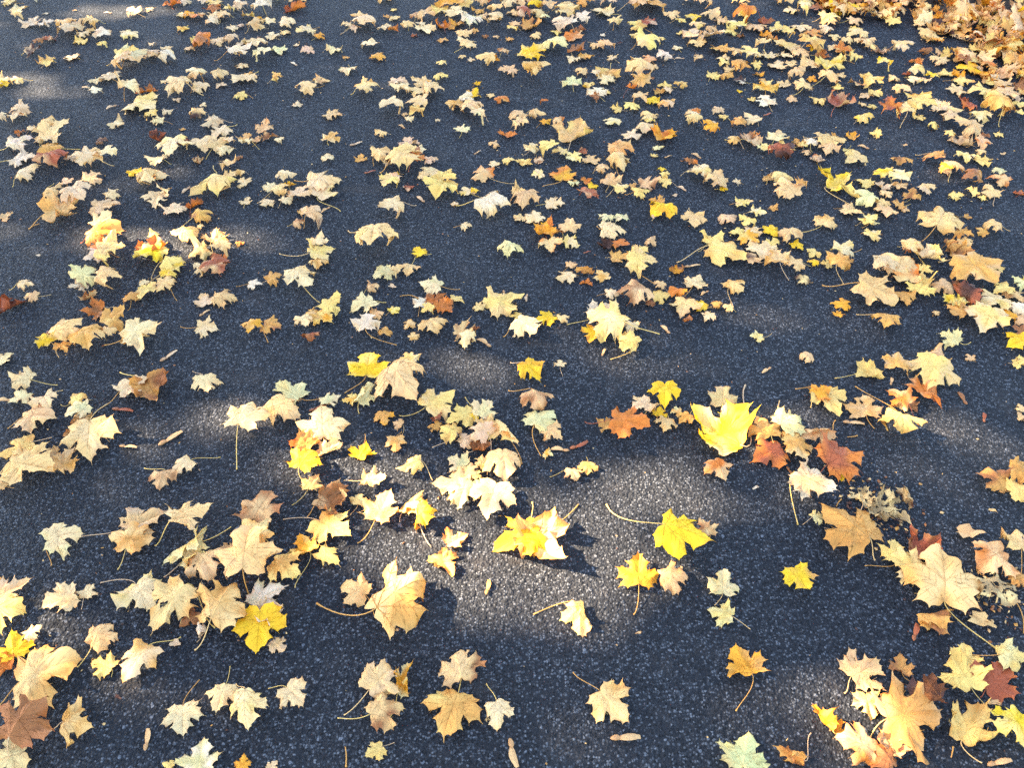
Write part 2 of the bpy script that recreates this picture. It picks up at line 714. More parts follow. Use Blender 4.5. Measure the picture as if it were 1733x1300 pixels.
1490 300 210 . p f
1620 300 210 . c f
1700 280 110 . p f
1650 370 180 . p d
1460 410 95 . tb u
1680 450 140 . c f
1690 530 130 . c f
1570 620 300 270 cl D 1565 440 =high-arched cream leaf, upper left~high-arched cream leaf with upright stalk over dark shadow, upper left
1160 700 240 . p f
1290 770 200 . pi f
1430 730 140 60 ok r =dark amber cupped leaf~dark amber cupped leaf standing beside the high-arched cream leaf
1500 830 170 . nb d
1480 900 65 . c f
T 400 180
150 250 90 . t u
240 235 130 . bt u
215 170 140 60 to e
60 265 120 . nt u
75 305 115 . p f
325 258 80 . p f
720 75 175 . t f
700 250 150 . np f
670 390 105 . p f
1060 215 95 . c d
1270 280 165 . i f
1215 335 75 . p f
1330 345 135 . p f
1240 440 320 20 cl d
1130 450 110 . wk u
1430 410 110 . i d
1315 410 180 60 ob e =rust orange raised leaf, upper middle~rust orange raised leaf leaning over a cream leaf, upper middle
1400 515 190 200 p f
1075 380 165 . c d
915 385 100 . n f
1165 515 65 . y f
1145 560 150 . ti f
1130 625 160 . lc f
1265 610 95 . ri f
1540 590 190 . l f
1500 650 270 240 l f
1690 630 140 . pl f
1600 720 65 . p f
1140 800 195 200 p f 1320 730
340 650 140 . c d
270 620 150 . p f
370 550 160 . p f
390 585 105 . ay u
380 710 110 . p f
475 665 200 . it f
650 570 270 . p f
650 640 230 45 pl f 765 775
75 700 105 . p f
215 725 145 . p f
60 575 115 . p f
20 500 85 . nc f
20 385 60 . b d
480 780 70 . n f
535 770 70 . bk u
465 880 100 . cb d
580 830 190 . ti f
1475 128 45 . i f
T 800 180
360 150 135 . tc f
330 100 155 . t d
480 80 135 . cb d
540 125 100 . ay f
640 140 90 . to d
260 215 150 . ob u
735 210 300 60 cl u 690 340
160 295 95 . t d
420 330 125 . cp d
490 410 85 . bi u
540 340 160 . l f
635 355 130 . cl f
800 345 85 . ri u
750 390 130 . lg f
870 395 150 . c f
155 430 100 . p f
265 410 105 . l f
375 430 140 . nl f
735 570 95 . gn f
660 500 210 80 ao f 515 590 =orange-yellow flat leaf, upper middle~orange-yellow leaf with upright lobe and stalk lower left, upper middle
475 510 110 . pl f
70 520 180 150 to d 305 570
10 640 60 . y f
840 550 90 . on u
885 595 90 . y f
850 680 165 . rt f
1010 560 170 . t f
960 490 120 . t d
1080 440 175 . c D 1090 540
1085 340 210 0 nc d
1085 635 135 . lp f
1175 600 75 . n f
1300 590 170 0 tb e
1400 575 125 . l f
1410 535 90 . l d
1235 670 150 . ln d
1340 700 120 . na u
1395 795 200 200 ya d
1330 830 55 . i f
1385 480 70 . y f
1590 420 130 . bo u
1270 185 150 . ti d
1160 230 160 . p f
1420 230 230 20 ao u =big amber bowl-shaped leaf, upper right~big amber bowl-shaped leaf casting a soft shadow, upper right of centre
1365 315 90 . g f
1330 365 60 . l f
1015 130 135 . pl f
1615 865 195 270 c f 1585 750
1655 515 165 . pl f
150 785 270 0 wc d
380 720 230 250 t d
610 725 165 0 pc f
340 835 110 . ct f
460 830 170 . p f
335 640 115 0 c e
1075 830 140 . gp f
970 850 120 . gp f
1600 130 135 . c d
1610 75 125 . p f
1640 50 85 . oa d
1280 85 145 . c d
1290 130 95 . l f
1050 25 90 . l f
1170 25 135 . l f
1410 35 125 . ni f
T 1100 180
440 190 125 . a d
645 135 125 . n d
735 105 145 . p f
530 85 85 . l f
500 45 105 . i f
470 125 40 . i f
615 265 115 . nc d
730 275 170 . ib u
755 220 85 . on u
960 400 210 . kr d
830 325 140 . lg f
935 260 180 . p f
970 330 150 . lc f
1080 280 100 . nt u
1165 285 120 . wc d
1115 310 75 . l f
1310 280 230 0 c f
1300 340 160 . tc f
1340 235 65 . n u
1140 360 85 . tb f
1230 400 115 . ir u
1455 335 100 . l f
1490 415 200 . cl f
1480 225 100 . an u
1645 215 100 . l f
1570 105 150 . ly d
360 515 180 . pl f
485 585 200 . t d
540 625 75 . y f
630 572 65 . p f
870 545 100 . c r
960 570 160 . c d
990 650 240 . ct d
1080 640 100 . n f
685 735 135 . lc f
910 755 70 . n e
785 810 130 . pl f
585 850 150 . ti d
1280 870 160 . cn d 1075 935
1390 590 280 20 yl u 1470 730
1560 570 140 . l f
T 1333 180
680 530 160 . yl f
800 550 170 . pl f
825 600 130 . cn f
700 605 140 . it u
720 670 110 . c f
545 705 180 . gl d
680 740 120 . c f
710 800 160 . tc f
800 740 110 . nb e
865 770 65 . c f
465 785 170 . ct f
585 865 135 . lg d
900 670 130 . bn e
1010 630 150 0 ti d
820 430 160 . nb D
1075 405 170 320 no e
1190 480 180 . tn d
1130 500 125 . yl f
1340 560 160 . bn d
1290 390 160 . lp f
1430 410 150 . l f
1410 360 85 . c f
1540 565 170 . to d
1540 510 105 . g f
1240 670 125 . l f
1340 645 130 . l f
1475 640 170 . c f
1415 680 65 . l f
1705 640 90 . ro u
1320 820 75 . n u
1270 280 170 . ti u
1180 245 95 . l f
1425 300 130 . to f
1430 240 85 . b u
1290 195 210 . tc d
1350 165 90 . c f
1165 130 135 . tc f
1060 160 100 . l d
1545 225 80 . l f
1420 105 190 . pl f
T 0 0
60 25 135 . lp f
275 10 65 . w f
195 55 40 . w f
165 115 155 . p f
245 180 165 . iw f
355 200 115 . w f
500 190 165 . cn d
630 155 105 . c f
675 205 125 . cn d
510 245 195 . i f
610 275 105 . p f
585 315 120 . l f
755 270 135 . iw d
670 240 85 . c f
350 300 105 . ri e
300 325 85 . b d
245 390 125 . ki u
360 465 145 . ln f
520 430 120 . p f
745 345 95 . l f
985 100 135 . i f
1090 80 75 . i f
915 240 65 . p f
960 275 130 . pl f
1265 40 150 . ob u
1370 25 95 . w f
1330 115 115 . pl f
1385 130 95 . a d
1440 145 105 . ot d
1480 115 65 . c f
1330 220 100 . la f
950 405 210 . lg f
1110 400 125 . i d
1115 440 115 . c f
1020 455 190 . it f
940 510 200 . tn d
1120 340 65 . p f
1230 365 95 . p f
1245 445 145 . wc D
810 575 165 . ic d
710 615 115 . p f
635 645 60 . i f
710 695 105 . wp f
40 600 115 . p f
30 630 95 . y f
135 612 95 . lp d
1400 370 95 . t f
1450 320 115 . l f
1485 360 140 . ob r =dark orange rolled leaf near the top left~dark orange-brown rolled leaf standing on edge near the top left
955 640 105 . l f
975 690 160 . p f
1085 680 170 60 ob u =rust orange upright leaf, upper left~rust orange upright curled leaf above a pale leaf, upper left
1060 800 290 -20 pl f
1225 835 95 . it d
1130 870 115 . l f
1155 905 115 . p f
1295 675 220 . pc D
1490 660 155 . ic d
1300 745 60 . i f
1440 565 165 . pt D
1620 575 125 . tp d
1620 635 85 . i f
1495 780 60 . p f
1450 855 125 . ck D
1340 950 50 . n f
T 300 0
210 15 115 . iw f
265 35 135 . l f
290 130 125 . p f
280 85 140 . bo d
385 100 95 . lw f
345 150 105 . ti f
260 175 105 . wt f
460 55 115 . i d
630 85 165 . wp f
535 130 105 . ln f
600 155 55 . a f
590 210 150 . t d
670 180 130 . pl f
410 215 105 . p f
470 200 55 . i f
730 10 135 . l f
880 10 145 . c d
870 70 160 . ro r =deep orange curled leaf at the top~deep orange-red curled leaf near the top edge, left of middle
810 185 130 . p d
800 250 95 . c d
700 270 110 . p f
945 250 150 . pl f
1050 275 100 . a d
595 290 55 . ik u
310 320 125 . p f
400 310 105 . i d
455 335 65 . i f
495 310 70 . p f
580 345 175 . p f
740 380 135 . gp f
875 330 55 . p f
425 410 85 . nl f
650 440 155 . gp f
480 440 210 . wp f
470 505 120 . p f
525 550 70 . n f
480 600 210 . p f
955 385 105 . i f
1145 385 135 . p f
1240 425 55 . n f
1260 530 155 . pg f
1480 430 125 . na d
1420 350 145 . p f
740 600 90 . nl D
1065 605 145 . tc u
945 670 145 . ct d
885 775 90 . i f
1400 675 185 . cn f
455 715 110 . l f
1525 10 145 . nc d
1585 75 60 . l f
1600 145 95 . c f
1540 125 55 . n f
1240 185 85 . p f
1310 220 95 . i f
1400 200 190 . it d
1340 155 135 . c f
1520 225 115 . pc f
1600 230 90 . bo r
T 600 0
800 45 140 . l f
680 35 270 150 an f =big golden yellow leaf at the top edge~big golden yellow leaf at the middle of the top edge
930 30 125 . t d
990 30 90 . o u
620 100 170 . l f
740 120 190 . pc f
530 140 140 . t f
460 135 110 . bt d
390 200 105 . c d
480 190 85 . p f
520 230 170 . p f
640 210 110 . ob r
735 190 145 . na u
435 265 60 . rb u
860 185 175 . wg f
900 90 115 . na d
940 130 95 . t f
1030 90 125 . c f
1040 140 125 . p d
1030 180 125 . c f
1220 40 145 . t d
1130 45 155 . p f
1330 60 120 . yn d
1300 30 95 . o u
1430 80 135 . t f
1550 70 115 . t d
1330 130 150 . c d
1160 105 110 . c f
1230 130 130 . ri d
1400 160 95 . gp f
1530 125 220 . c f
1680 160 120 . w f
1590 270 160 . ot f
1650 225 110 . br u
1520 200 210 . iw f
1480 250 95 . l f
1700 30 140 . n d
1290 200 170 . nb u
1170 200 95 . t d
1160 235 85 . l f
800 265 135 . ct d
870 245 85 . n f
820 335 155 . cp d
655 310 85 . n f
960 275 55 . b u
1040 280 55 . t d
1145 295 75 . n f
1335 272 90 . c d
1470 365 210 . gl d
1310 415 240 20 yl f =bright yellow leaf near the top~bright yellow leaf beside a grey-green leaf, upper middle
1265 495 85 . p f
1090 400 95 . tb d
965 470 145 . c d
1035 450 95 . a u
860 445 65 . p f
790 425 60 . c f
1115 540 155 . t f
635 483 85 . l f
640 585 120 . l d
1335 585 220 0 nc r =tan leaf rolled into a tube~tan leaf rolled into a flat tube with stalk right, upper middle
1580 630 170 . gp f
1695 640 65 . y u
1660 540 110 . cb d
1600 450 110 . p f
1700 430 140 . n f
1640 380 140 . bo e
330 640 150 . i f
340 685 150 . p f
480 620 170 . c f
535 635 65 . a f
430 700 180 . ct f
580 685 170 . cp f
455 770 180 . ci f
450 845 115 . nl f
275 835 180 . p f
410 905 80 . p f
375 850 55 . t f
830 745 120 . pw f
880 700 120 45 yn e
990 705 75 . c f
900 625 75 . y u
1090 745 120 . on d
735 790 150 . nc d
860 830 170 . tc d
890 900 125 . pg f
790 975 135 . pg f
1390 765 65 . o f
T 900 0
380 20 155 . c f
560 30 125 . ti f
480 40 115 . t f
510 90 190 . pc f
830 40 260 . cn d
770 95 150 . tb f
890 90 160 . n f
1020 135 130 . t d
1160 15 125 . pc f
1255 15 95 . l f
610 185 115 . c d
760 215 150 . ln d
860 185 130 . ri f =red leaf near the top~dusky red leaf beside a yellowish leaf, near the top right of middle
520 262 45 . w f
770 295 115 . l f
845 350 180 . lc d
955 305 70 . l f
1060 355 90 . p f
1245 70 140 . tn d
1300 120 150 . tc f
1180 150 125 . yl f
1090 180 85 . l f
1210 210 140 . cl d
1320 235 105 . t f
1085 248 60 . l f
1170 280 150 . ci f
1320 300 200 -20 ti e
1200 335 150 . c f
1530 20 130 . nc d
500 350 120 . c d
540 370 130 . t f
590 435 90 . ic f
850 450 115 . to d
955 435 135 . w d
880 500 95 . ti u
1215 440 85 . ct f
550 560 210 . nl f
475 550 85 . p f
540 610 150 . p f
540 680 90 . l f
475 705 160 . w f
420 640 85 . l f
455 745 85 . b f
780 570 200 . ct d
820 610 130 . b u
790 660 180 . nt d
735 690 90 . o u
800 755 130 . t f
900 755 115 -40 y f
975 635 115 . l f
1085 640 110 . nl d
1000 675 95 . p f
920 685 85 . n u
1020 755 85 . cn f
T 1100 0
990 30 140 . nc d
900 15 90 . o d
1140 40 130 . lp f
1030 85 120 . pl f
1130 95 110 . pl f
1210 75 130 . b f
690 105 115 . yl f
530 165 120 . c f
850 170 130 . rb u
780 220 180 . t f
680 150 150 . oa d
610 210 180 . lw f
615 215 65 . y f
570 255 120 . l f
840 265 90 . a u
670 270 65 . b f
960 240 160 . lg f
1100 215 170 . p f
1000 290 120 . l f
890 295 110 . no u
1200 255 130 . no f
1120 270 95 . n f
1280 235 110 . it d
820 340 120 . c f
920 240 100 . c f
510 385 140 . nl f
530 440 110 . p f
600 420 140 . cn f
540 480 90 . l f
590 515 110 . c f
710 435 160 . lc f
670 545 140 . n d
570 575 100 . n d
650 605 110 . kw d
785 495 100 . l f
800 555 100 . ab u
820 600 65 . n d
990 350 210 . lc f
820 420 100 . p f
880 430 130 . pl f
1000 420 130 . p f
940 490 170 . p f
1040 485 110 . c f
1110 420 130 . t f
1190 360 230 . nl f
1180 370 100 . ya f
1260 430 120 . bo u
1150 500 170 . c f
1310 600 150 . c d
1190 590 80 . a f
1300 520 220 250 ly f =broad lemon leaf in the upper right cluster~broad lemon yellow leaf at the lower end of the upper right cluster
1400 570 80 . t f
1340 370 120 . c f
1420 380 150 . on f
1500 440 120 . l f
1380 450 120 . l f
1430 320 110 . c f
1500 280 170 . cp f
1570 330 170 . ct f
1540 330 70 . b u
1350 285 100 . c f
1680 390 140 . bi u
1610 380 110 . c f
1310 170 170 . c d
1440 110 200 . np d
1500 175 130 . t d
1500 215 110 . l f
970 620 120 . tc f
1070 580 140 . t d
1120 650 150 . ct D
1375 650 95 . l f
840 665 200 . al f
745 735 75 . l f
840 755 170 . wi f
655 675 45 . y f
470 565 105 . l f
1035 750 85 . t f
1240 755 125 . l d
1410 755 210 . rt u =rust pink curled leaf, upper right~rust pink curled leaf alone between clusters, upper right
1510 640 160 . bc e
1600 620 200 . la f
1570 720 110 . t f
1650 700 110 . l f
1555 775 70 . c f
1620 790 75 . l f
T 1333 0
680 505 115 . ly f
770 590 95 . c d
860 550 70 . r u
940 550 140 . lp d
1040 575 110 . yl f
905 610 120 . pl f
1005 610 90 . ic f
840 680 140 . c d
940 740 180 . al d
980 825 210 . ln f
840 870 150 . lc f
710 850 180 . ro e
960 880 110 . l f
1150 545 130 . l f
1230 560 100 . a u
1280 610 160 . ln f
1220 680 150 . ci f
1110 795 140 . p f
1190 830 170 . ci f
1310 790 140 . ro e =rust red upright leaf, upper right~rust red upright leaf standing in a cluster near the right edge
1290 740 70 . r u
1400 700 180 . lc f
1590 740 190 . tc f
1500 820 210 . nl d
1600 830 140 . n f
1690 790 130 . l f
1510 625 115 . l f
1690 860 90 . l f
830 390 160 . ci f
1000 390 140 . bo r =rust brown cupped leaf, upper right~rust brown cupped leaf standing upright, below the top right pile
940 470 120 . ot u
1100 460 160 . ct d
1220 400 140 . ln f
1310 460 180 . lc f
1330 520 160 . ya f
1440 470 140 . c e
1590 525 150 . c f
1400 375 140 . l f
1530 370 150 . bn u
1640 410 150 . l f
1590 460 130 . c f
1700 450 120 . t d
1060 300 130 . c f
1080 320 100 . a f
1240 270 140 . nt f
1440 320 120 . c f
'''
BITS = '''
T 0 1000
S 1080 1100 170 265 t
T 800 1000
S 1115 1075 215 190 t
S 300 1195 210 105 t
F 1215 315 45 t
T 1333 1000
S 925 310 150 265 r
S 1540 1260 190 200 t
F 1410 230 180 c
F 1510 830 90 t
K 1195 1230 1210 1150
K 1725 320 1600 0
T 0 800
F 870 1655 60 k
F 1290 1260 80 i
T 400 1000
K 800 1150 805 1300
T 800 800
S 110 850 130 260 n
T 1333 800
F 1320 450 190 t
F 1500 285 60 c
K 355 255 392 200
T 0 600
S 765 500 100 110 i
S 905 410 155 180 r
S 1250 620 190 215 t
S 945 680 130 180 t
S 40 345 110 0 t
T 400 600
S 600 400 130 200 r
T 800 600
S 640 710 130 0 t
S 780 675 150 200 r
T 1200 600
S 595 870 100 130 b
S 1055 505 150 180 t
S 1330 205 80 270 t
S 425 125 90 40 t
F 715 870 120 g
F 340 985 55 w
K 1010 610 1085 600
T 1333 600
S 1270 330 130 310 b
S 1430 470 100 280 r
T 0 380
S 1500 655 90 215 t
S 1240 970 145 215 i
F 285 232 35 w
K 215 40 290 0
T 400 380
F 1145 460 60 i
K 1200 530 1340 550
T 800 380
S 835 210 60 200 r
S 235 520 90 110 t
S 395 545 80 80 i
S 1610 310 120 190 t
S 1410 780 105 320 t
S 955 945 80 260 t
S 85 875 130 330 t
S 1700 510 80 30 t
T 400 180
S 880 280 105 200 i
S 1000 315 55 320 w
S 980 488 85 190 r
S 1350 690 95 330 i
S 660 765 80 30 t
S 1215 155 70 330 t
T 800 180
S 35 345 70 210 t
S 1640 370 90 330 t
S 1430 375 65 200 t
S 1535 610 80 330 i
F 1480 660 55 i
T 1100 180
S 1565 305 85 340 t
S 860 65 75 200 r
T 0 180
S 1370 620 85 40 i
T 1333 180
F 855 290 40 t
F 1575 355 45 t
T 0 0
S 820 790 80 20 i
S 795 100 60 0 i
F 340 105 45 w
F 545 80 35 t
T 300 0
S 855 475 75 340 w
T 900 0
S 720 480 65 190 t
S 1085 435 65 0 i
F 640 320 45 k
'''

# ------------------------------------------------------------------ the setting
def soft_grid(name, x0, x1, y0, y1, n, hfun, mat):
    xs = np.linspace(x0, x1, n); ys = np.linspace(y0, y1, n)
    X, Y = np.meshgrid(xs, ys)
    V = np.stack([X.ravel(), Y.ravel(), hfun(X, Y).ravel()], 1)
    F = [[j * n + i, j * n + i + 1, (j + 1) * n + i + 1, (j + 1) * n + i] for j in range(n - 1) for i in range(n - 1)]
    return tag(mesh_object(name, V, F, mat), kind='structure')


o = mesh_object('asphalt_path', [(-120, -120, 0), (120, -120, 0), (120, 120, 0), (-120, 120, 0)], [[0, 1, 2, 3]], M_ASPHALT, smooth=False)
tag(o, kind='structure')

# the verge beyond the top right corner: its edge runs slantwise away from the camera
ax, ay, _ = ground(1395, -45); bx, by, _ = ground(1733, 62)
ed = Vector((bx - ax, by - ay)).normalized()
en = Vector((-ed.y, ed.x))           # points away from the camera
VA = Vector((ax, ay))


def verge_point(s, t):
    return VA + ed * s + en * t


vrt, fcs = [], []
n = 60
for j in range(n):
    for i in range(n):
        s = -9 + 24 * i / (n - 1)
        t = 14 * (j / (n - 1)) ** 2 + .06 * math.sin(s * 5.1) * (j == 0)
        p = verge_point(s, t)
        z = -.02 if j == 0 else .012 + .05 * min(1, t / .6) + .025 * noise.noise((p.x * 3, p.y * 3, 0))
        vrt.append((p.x, p.y, z))
for j in range(n - 1):
    for i in range(n - 1):
        fcs.append([j * n + i, j * n + i + 1, (j + 1) * n + i + 1, (j + 1) * n + i])
tag(mesh_object('grass_verge', vrt, fcs, M_SOIL), kind='structure')

rng = np.random.default_rng(11)
gv, gf = [], []
for k in range(9000):
    s = rng.uniform(-3, 5); t = .25 + rng.exponential(.9)
    if t > 5: continue
    p = verge_point(s, t)
    a = rng.uniform(0, 6.283); h = rng.uniform(.05, .14); w = rng.uniform(.002, .004); lean = rng.uniform(.2, .9) * h
    dx, dy = math.cos(a), math.sin(a)
    b0 = len(gv); z0 = .03
    gv += [(p.x - dy * w, p.y + dx * w, z0), (p.x + dy * w, p.y - dx * w, z0),
           (p.x + dx * lean * .35 - dy * w * .7, p.y + dy * lean * .35 + dx * w * .7, z0 + h * .65),
           (p.x + dx * lean * .35 + dy * w * .7, p.y + dy * lean * .35 - dx * w * .7, z0 + h * .65),
           (p.x + dx * lean, p.y + dy * lean, z0 + h * .9)]
    gf += [[b0, b0 + 1, b0 + 3, b0 + 2], [b0 + 2, b0 + 3, b0 + 4]]
tag(mesh_object('verge_grass', gv, gf, M_GRASS, smooth=False), 'green grass blades behind the leaf pile at the top right', 'grass', kind='stuff')

# ------------------------------------------------------------------ maple tree left of the picture that shades the path
# where sun falls through its crown: photograph x, y, half width, half height, openness
GAPS = [(640, 935, 150, 55, .94), (840, 945, 190, 68, .96), (1010, 975, 140, 55, .8), (590, 790, 180, 60, .58), (690, 870, 130, 50, .78),
        (1120, 830, 160, 70, .55), (330, 735, 150, 60, .55), (770, 625, 150, 36, .72), (430, 405, 95, 28, .93), (215, 412, 130, 30, .97),
        (330, 420, 120, 26, .9), (40, 142, 75, 20, .92), (190, 20, 80, 14, .85), (100, 160, 80, 16, .6), (1390, 1225, 170, 60, .85), (230, 1165, 170, 60, .6),
        (220, 305, 110, 20, .55), (1150, 600, 150, 32, .4), (60, 1075, 90, 55, .62), (1000, 1020, 170, 50, .55), (480, 720, 110, 45, .5),
        (60, 400, 80, 36, .5), (1560, 1285, 170, 45, .66), (1240, 730, 120, 50, .35), (740, 1010, 160, 48, .82), (900, 1050, 150, 40, .6),
        (820, 860, 420, 150, .28), (1650, 800, 150, 90, .3)]
gaps = []
for (x, y, rx, ry, p) in GAPS:
    gx, gy, s = ground(x, y)
    _, gy2, _ = ground(x, y - ry)
    gaps.append((gx, gy, rx / s, max(.06, gy2 - gy), p))


def sun_hit(P):
    return P[:, :2] - np.array((SUN.x, SUN.y)) * (P[:, 2] / SUN.z)[:, None]


CROWN = Vector((.3, 2.3, 0)) + SUN * 11.2
CR = np.array((4.3, 5.0, 3.5))


def build_tree():
    rg = np.random.default_rng(5)
    root = bpy.data.objects.new('maple_tree', None)
    root.location = (CROWN.x, CROWN.y, 0); col.objects.link(root)
    tag(root, 'tall maple tree out of view to the left, its crown shading the path', 'tree')
    # trunk and limbs as tapered tubes
    V, F = [], []

    def limb(a, b, r0, r1, seg=7, wob=.15):
        a = np.array(a, float); b = np.array(b, float)
        if r0 < .2:       # limbs that would shade the wanted sun patches are left out
            W = a + (b - a) * np.linspace(0, 1, 12)[:, None] + np.array((CROWN.x, CROWN.y, 0))
            h = sun_hit(W)
            for gx, gy, rx, ry, p in gaps:
                if (((h[:, 0] - gx) / (rx + .12)) ** 2 + ((h[:, 1] - gy) / (ry + .12)) ** 2 < 1).any(): return
        d = (b - a) / np.linalg.norm(b - a)
        u = np.cross(d, (0.3, .9, .1)); u /= np.linalg.norm(u); v = np.cross(d, u)
        base = len(V)
        for i in range(seg + 1):
            t = i / seg
            c = a + (b - a) * t + wob * math.sin(t * 3.1) * (u * rg.uniform(-1, 1) + v * rg.uniform(-1, 1))
            r = r0 + (r1 - r0) * t
            for k in range(9):
                an = k * 2 * math.pi / 9
                V.append(tuple(c + (u * math.cos(an) + v * math.sin(an)) * r))
        for i in range(seg):
            for k in range(9):
                F.append([base + i * 9 + k, base + i * 9 + (k + 1) % 9, base + (i + 1) * 9 + (k + 1) % 9, base + (i + 1) * 9 + k])
    limb((0, 0, -.2), (.2, .1, CROWN.z - 2.2), .30, .2, 10, .06)
    top = np.array((.2, .1, CROWN.z - 2.2))
    for k in range(26):
        an = k * 2.4; el = rg.uniform(.1, 1.3)
        e = top + np.array((math.cos(an) * math.cos(el), math.sin(an) * math.cos(el), math.sin(el))) * rg.uniform(2.2, 4.0)
        limb(top - (0, 0, rg.uniform(0, .6)), e, .1, .025, 7, .18)
        for q in range(3):
            e2 = e + rg.normal(0, .9, 3)
            limb(e * .8 + top * .2, e2, .03, .008, 4, .05)
    mesh_object('trunk', V, F, M_BARK, root)
    # crown: clumps of leaves through the crown's volume
    P = []
    n_cl = 520
    while len(P) < n_cl:
        q = rg.uniform(-1, 1, 3)
        if np.dot(q, q) < 1: P.append(q * CR)
    P = np.array(P)
    pts = np.repeat(P, 80, 0) + rg.normal(0, .36, (n_cl * 80, 3))
    W = pts + np.array((CROWN.x, CROWN.y, CROWN.z))
    hit = sun_hit(W)
    keep = np.ones(len(W), bool)
    for gx, gy, rx, ry, p in gaps:
        d = ((hit[:, 0] - gx) / rx) ** 2 + ((hit[:, 1] - gy) / ry) ** 2
        wob = 1 + .5 * np.sin(hit[:, 0] * 23 + gx) * np.cos(hit[:, 1] * 31 + gy) + .3 * np.sin(hit[:, 0] * 41 + hit[:, 1] * 37)
        inside = d < wob
        keep &= ~(inside & (rg.random(len(W)) < p ** .35))  # leaves cleared along the sun's rays, shaping the crown to place sun patches
    pts = pts[keep] + np.array((0, 0, CROWN.z))
    nl = len(pts)
    size = rg.uniform(.055, .095, nl)
    nrm = rg.normal(0, 1, (nl, 3)); nrm[:, 2] = np.abs(nrm[:, 2]) + .4
    nrm /= np.linalg.norm(nrm, axis=1)[:, None]
    t1 = np.cross(nrm, rg.normal(0, 1, (nl, 3))); t1 /= np.linalg.norm(t1, axis=1)[:, None]
    t2 = np.cross(nrm, t1)
    prof = [(-.9, -.1), (-.35, -.75), (.35, -.75), (.9, -.1), (.55, .55), (0, 1.1), (-.55, .55)]
    LV = np.stack([pts + (t1 * px + t2 * py) * size[:, None] for px, py in prof], 1).reshape(-1, 3)
    LF = (np.arange(nl)[:, None] * 7 + np.arange(7)[None]).tolist()
    c = np.array([(.50, .30, .03), (.34, .26, .03), (.16, .20, .03), (.42, .20, .03)])[rg.integers(0, 4, nl)]
    mesh_object('crown', LV, LF, M_CROWN, root, False, np.repeat(c, 7, 0), LV * 3)


M_CROWN = leaf_material('crown_leaf', .3, .6)
build_tree()

# ------------------------------------------------------------------ leaves
PAL = {  # leaf colours as base colours
    'w': lin(243, 205, 157), 'p': lin(248, 201, 136), 'c': lin(245, 190, 115), 't': lin(236, 178, 112), 'n': lin(227, 157, 71),
    'y': lin(250, 190, 22), 'l': lin(248, 198, 103), 'g': lin(233, 203, 130), 'o': lin(222, 121, 36), 'a': lin(240, 157, 32),
    'b': lin(168, 102, 50), 'r': lin(176, 88, 46), 'k': lin(86, 48, 30), 'i': lin(234, 184, 130), 'z': lin(226, 182, 118)}
CNAME = {'w': 'whitish', 'p': 'pale cream', 'c': 'cream', 't': 'beige', 'n': 'golden tan', 'y': 'bright yellow', 'l': 'pale yellow',
         'g': 'pale green', 'o': 'orange', 'a': 'amber', 'b': 'brown', 'r': 'rust red', 'k': 'dark brown', 'i': 'pinkish beige', 'z': 'rotted grey'}
C2 = {'w': 'white', 'p': 'cream', 'c': 'cream', 't': 'beige', 'n': 'tan', 'y': 'yellow', 'l': 'yellow', 'g': 'green', 'o': 'orange', 'a': 'amber',
      'b': 'brown', 'r': 'red', 'k': 'dark', 'i': 'pink', 'z': 'grey'}
FNAME = {'f': 'flat', 'd': 'arched', 'D': 'high-arched', 'u': 'upcurled', 'r': 'rolled', 'h': 'folded', 'e': 'tilted'}

HALF = [(0, 0), (.06, -.06), (.15, -.075), (.235, -.125, 1), (.29, -.05), (.43, -.05, 1), (.375, .04), (.325, .095), (.39, .15), (.505, .165, 1),
        (.475, .255), (.545, .40, 1), (.435, .41), (.385, .485, 1), (.30, .42), (.205, .375), (.19, .46), (.205, .53), (.285, .60, 1), (.19, .645),
        (.135, .70), (.115, .775, 1), (.055, .79), (0, .93, 1)]


def outline(rg, step):
    """one maple leaf outline, no two alike; teeth are sharp, the edge between them hollow"""
    deep = rg.uniform(-.75, .1)
    wid = rg.uniform(.92, 1.08)
    pts = []
    for side in (1, -1):
        P = []
        for q in HALF:
            x, y = q[0], q[1]
            th = len(q) > 2
            cx, cy = 0, .28
            r = math.hypot(x - cx, y - cy)
            k = 1 + (rg.normal(.045, .05) if th else rg.normal(-.01, .03))
            if not th and r > .12: k -= deep * .16       # deeper or shallower sinuses
            if y == 0 or x == 0: k = 1 + (rg.normal(0, .04) if y > .5 else 0)
            P.append(((cx + (x - cx) * k) * wid * side, cy + (y - cy) * k, th))
        if side == -1: P = P[::-1]
        pts += P if side == 1 else P[1:-1]
    n = len(pts)
    res = []
    for i in range(n):
        a, b = pts[i], pts[(i + 1) % n]
        L = math.hypot(b[0] - a[0], b[1] - a[1])
        m = max(1, int(round(L / step)))
        nx, ny = -(b[1] - a[1]) / L, (b[0] - a[0]) / L
        bow = (.15 * L if (a[2] or b[2]) else -.03 * L)
        for k in range(m):
            t = k / m
            q = bow * 4 * t * (1 - t)
            res.append((a[0] + (b[0] - a[0]) * t + nx * q, a[1] + (b[1] - a[1]) * t + ny * q))
    A = np.array(res)
    # no leaf is symmetric: one half broader, the midrib bent, lobes pushed about
    sd = rg.uniform(.92, 1.10, 2); cv = rg.normal(0, .05); nz = rg.uniform(0, 90, 2); am = rg.uniform(.012, .042)
    A[:, 0] *= np.where(A[:, 0] > 0, sd[0], sd[1])
    A[:, 0] += cv * A[:, 1] ** 2
    w = np.array([(noise.noise((x * 2.3 + nz[0], y * 2.3, 1.7)), noise.noise((x * 2.3, y * 2.3 + nz[1], 8.1))) for x, y in A])
    A += am * 1.6 * w * np.clip(np.hypot(A[:, 0], A[:, 1]) * 4, 0, 1)[:, None]
    return A


VEINS = [R(90), R(90 - 38), R(90 + 38), R(90 - 82), R(90 + 82)]
VLEN = [.86, .70, .70, .42, .42]


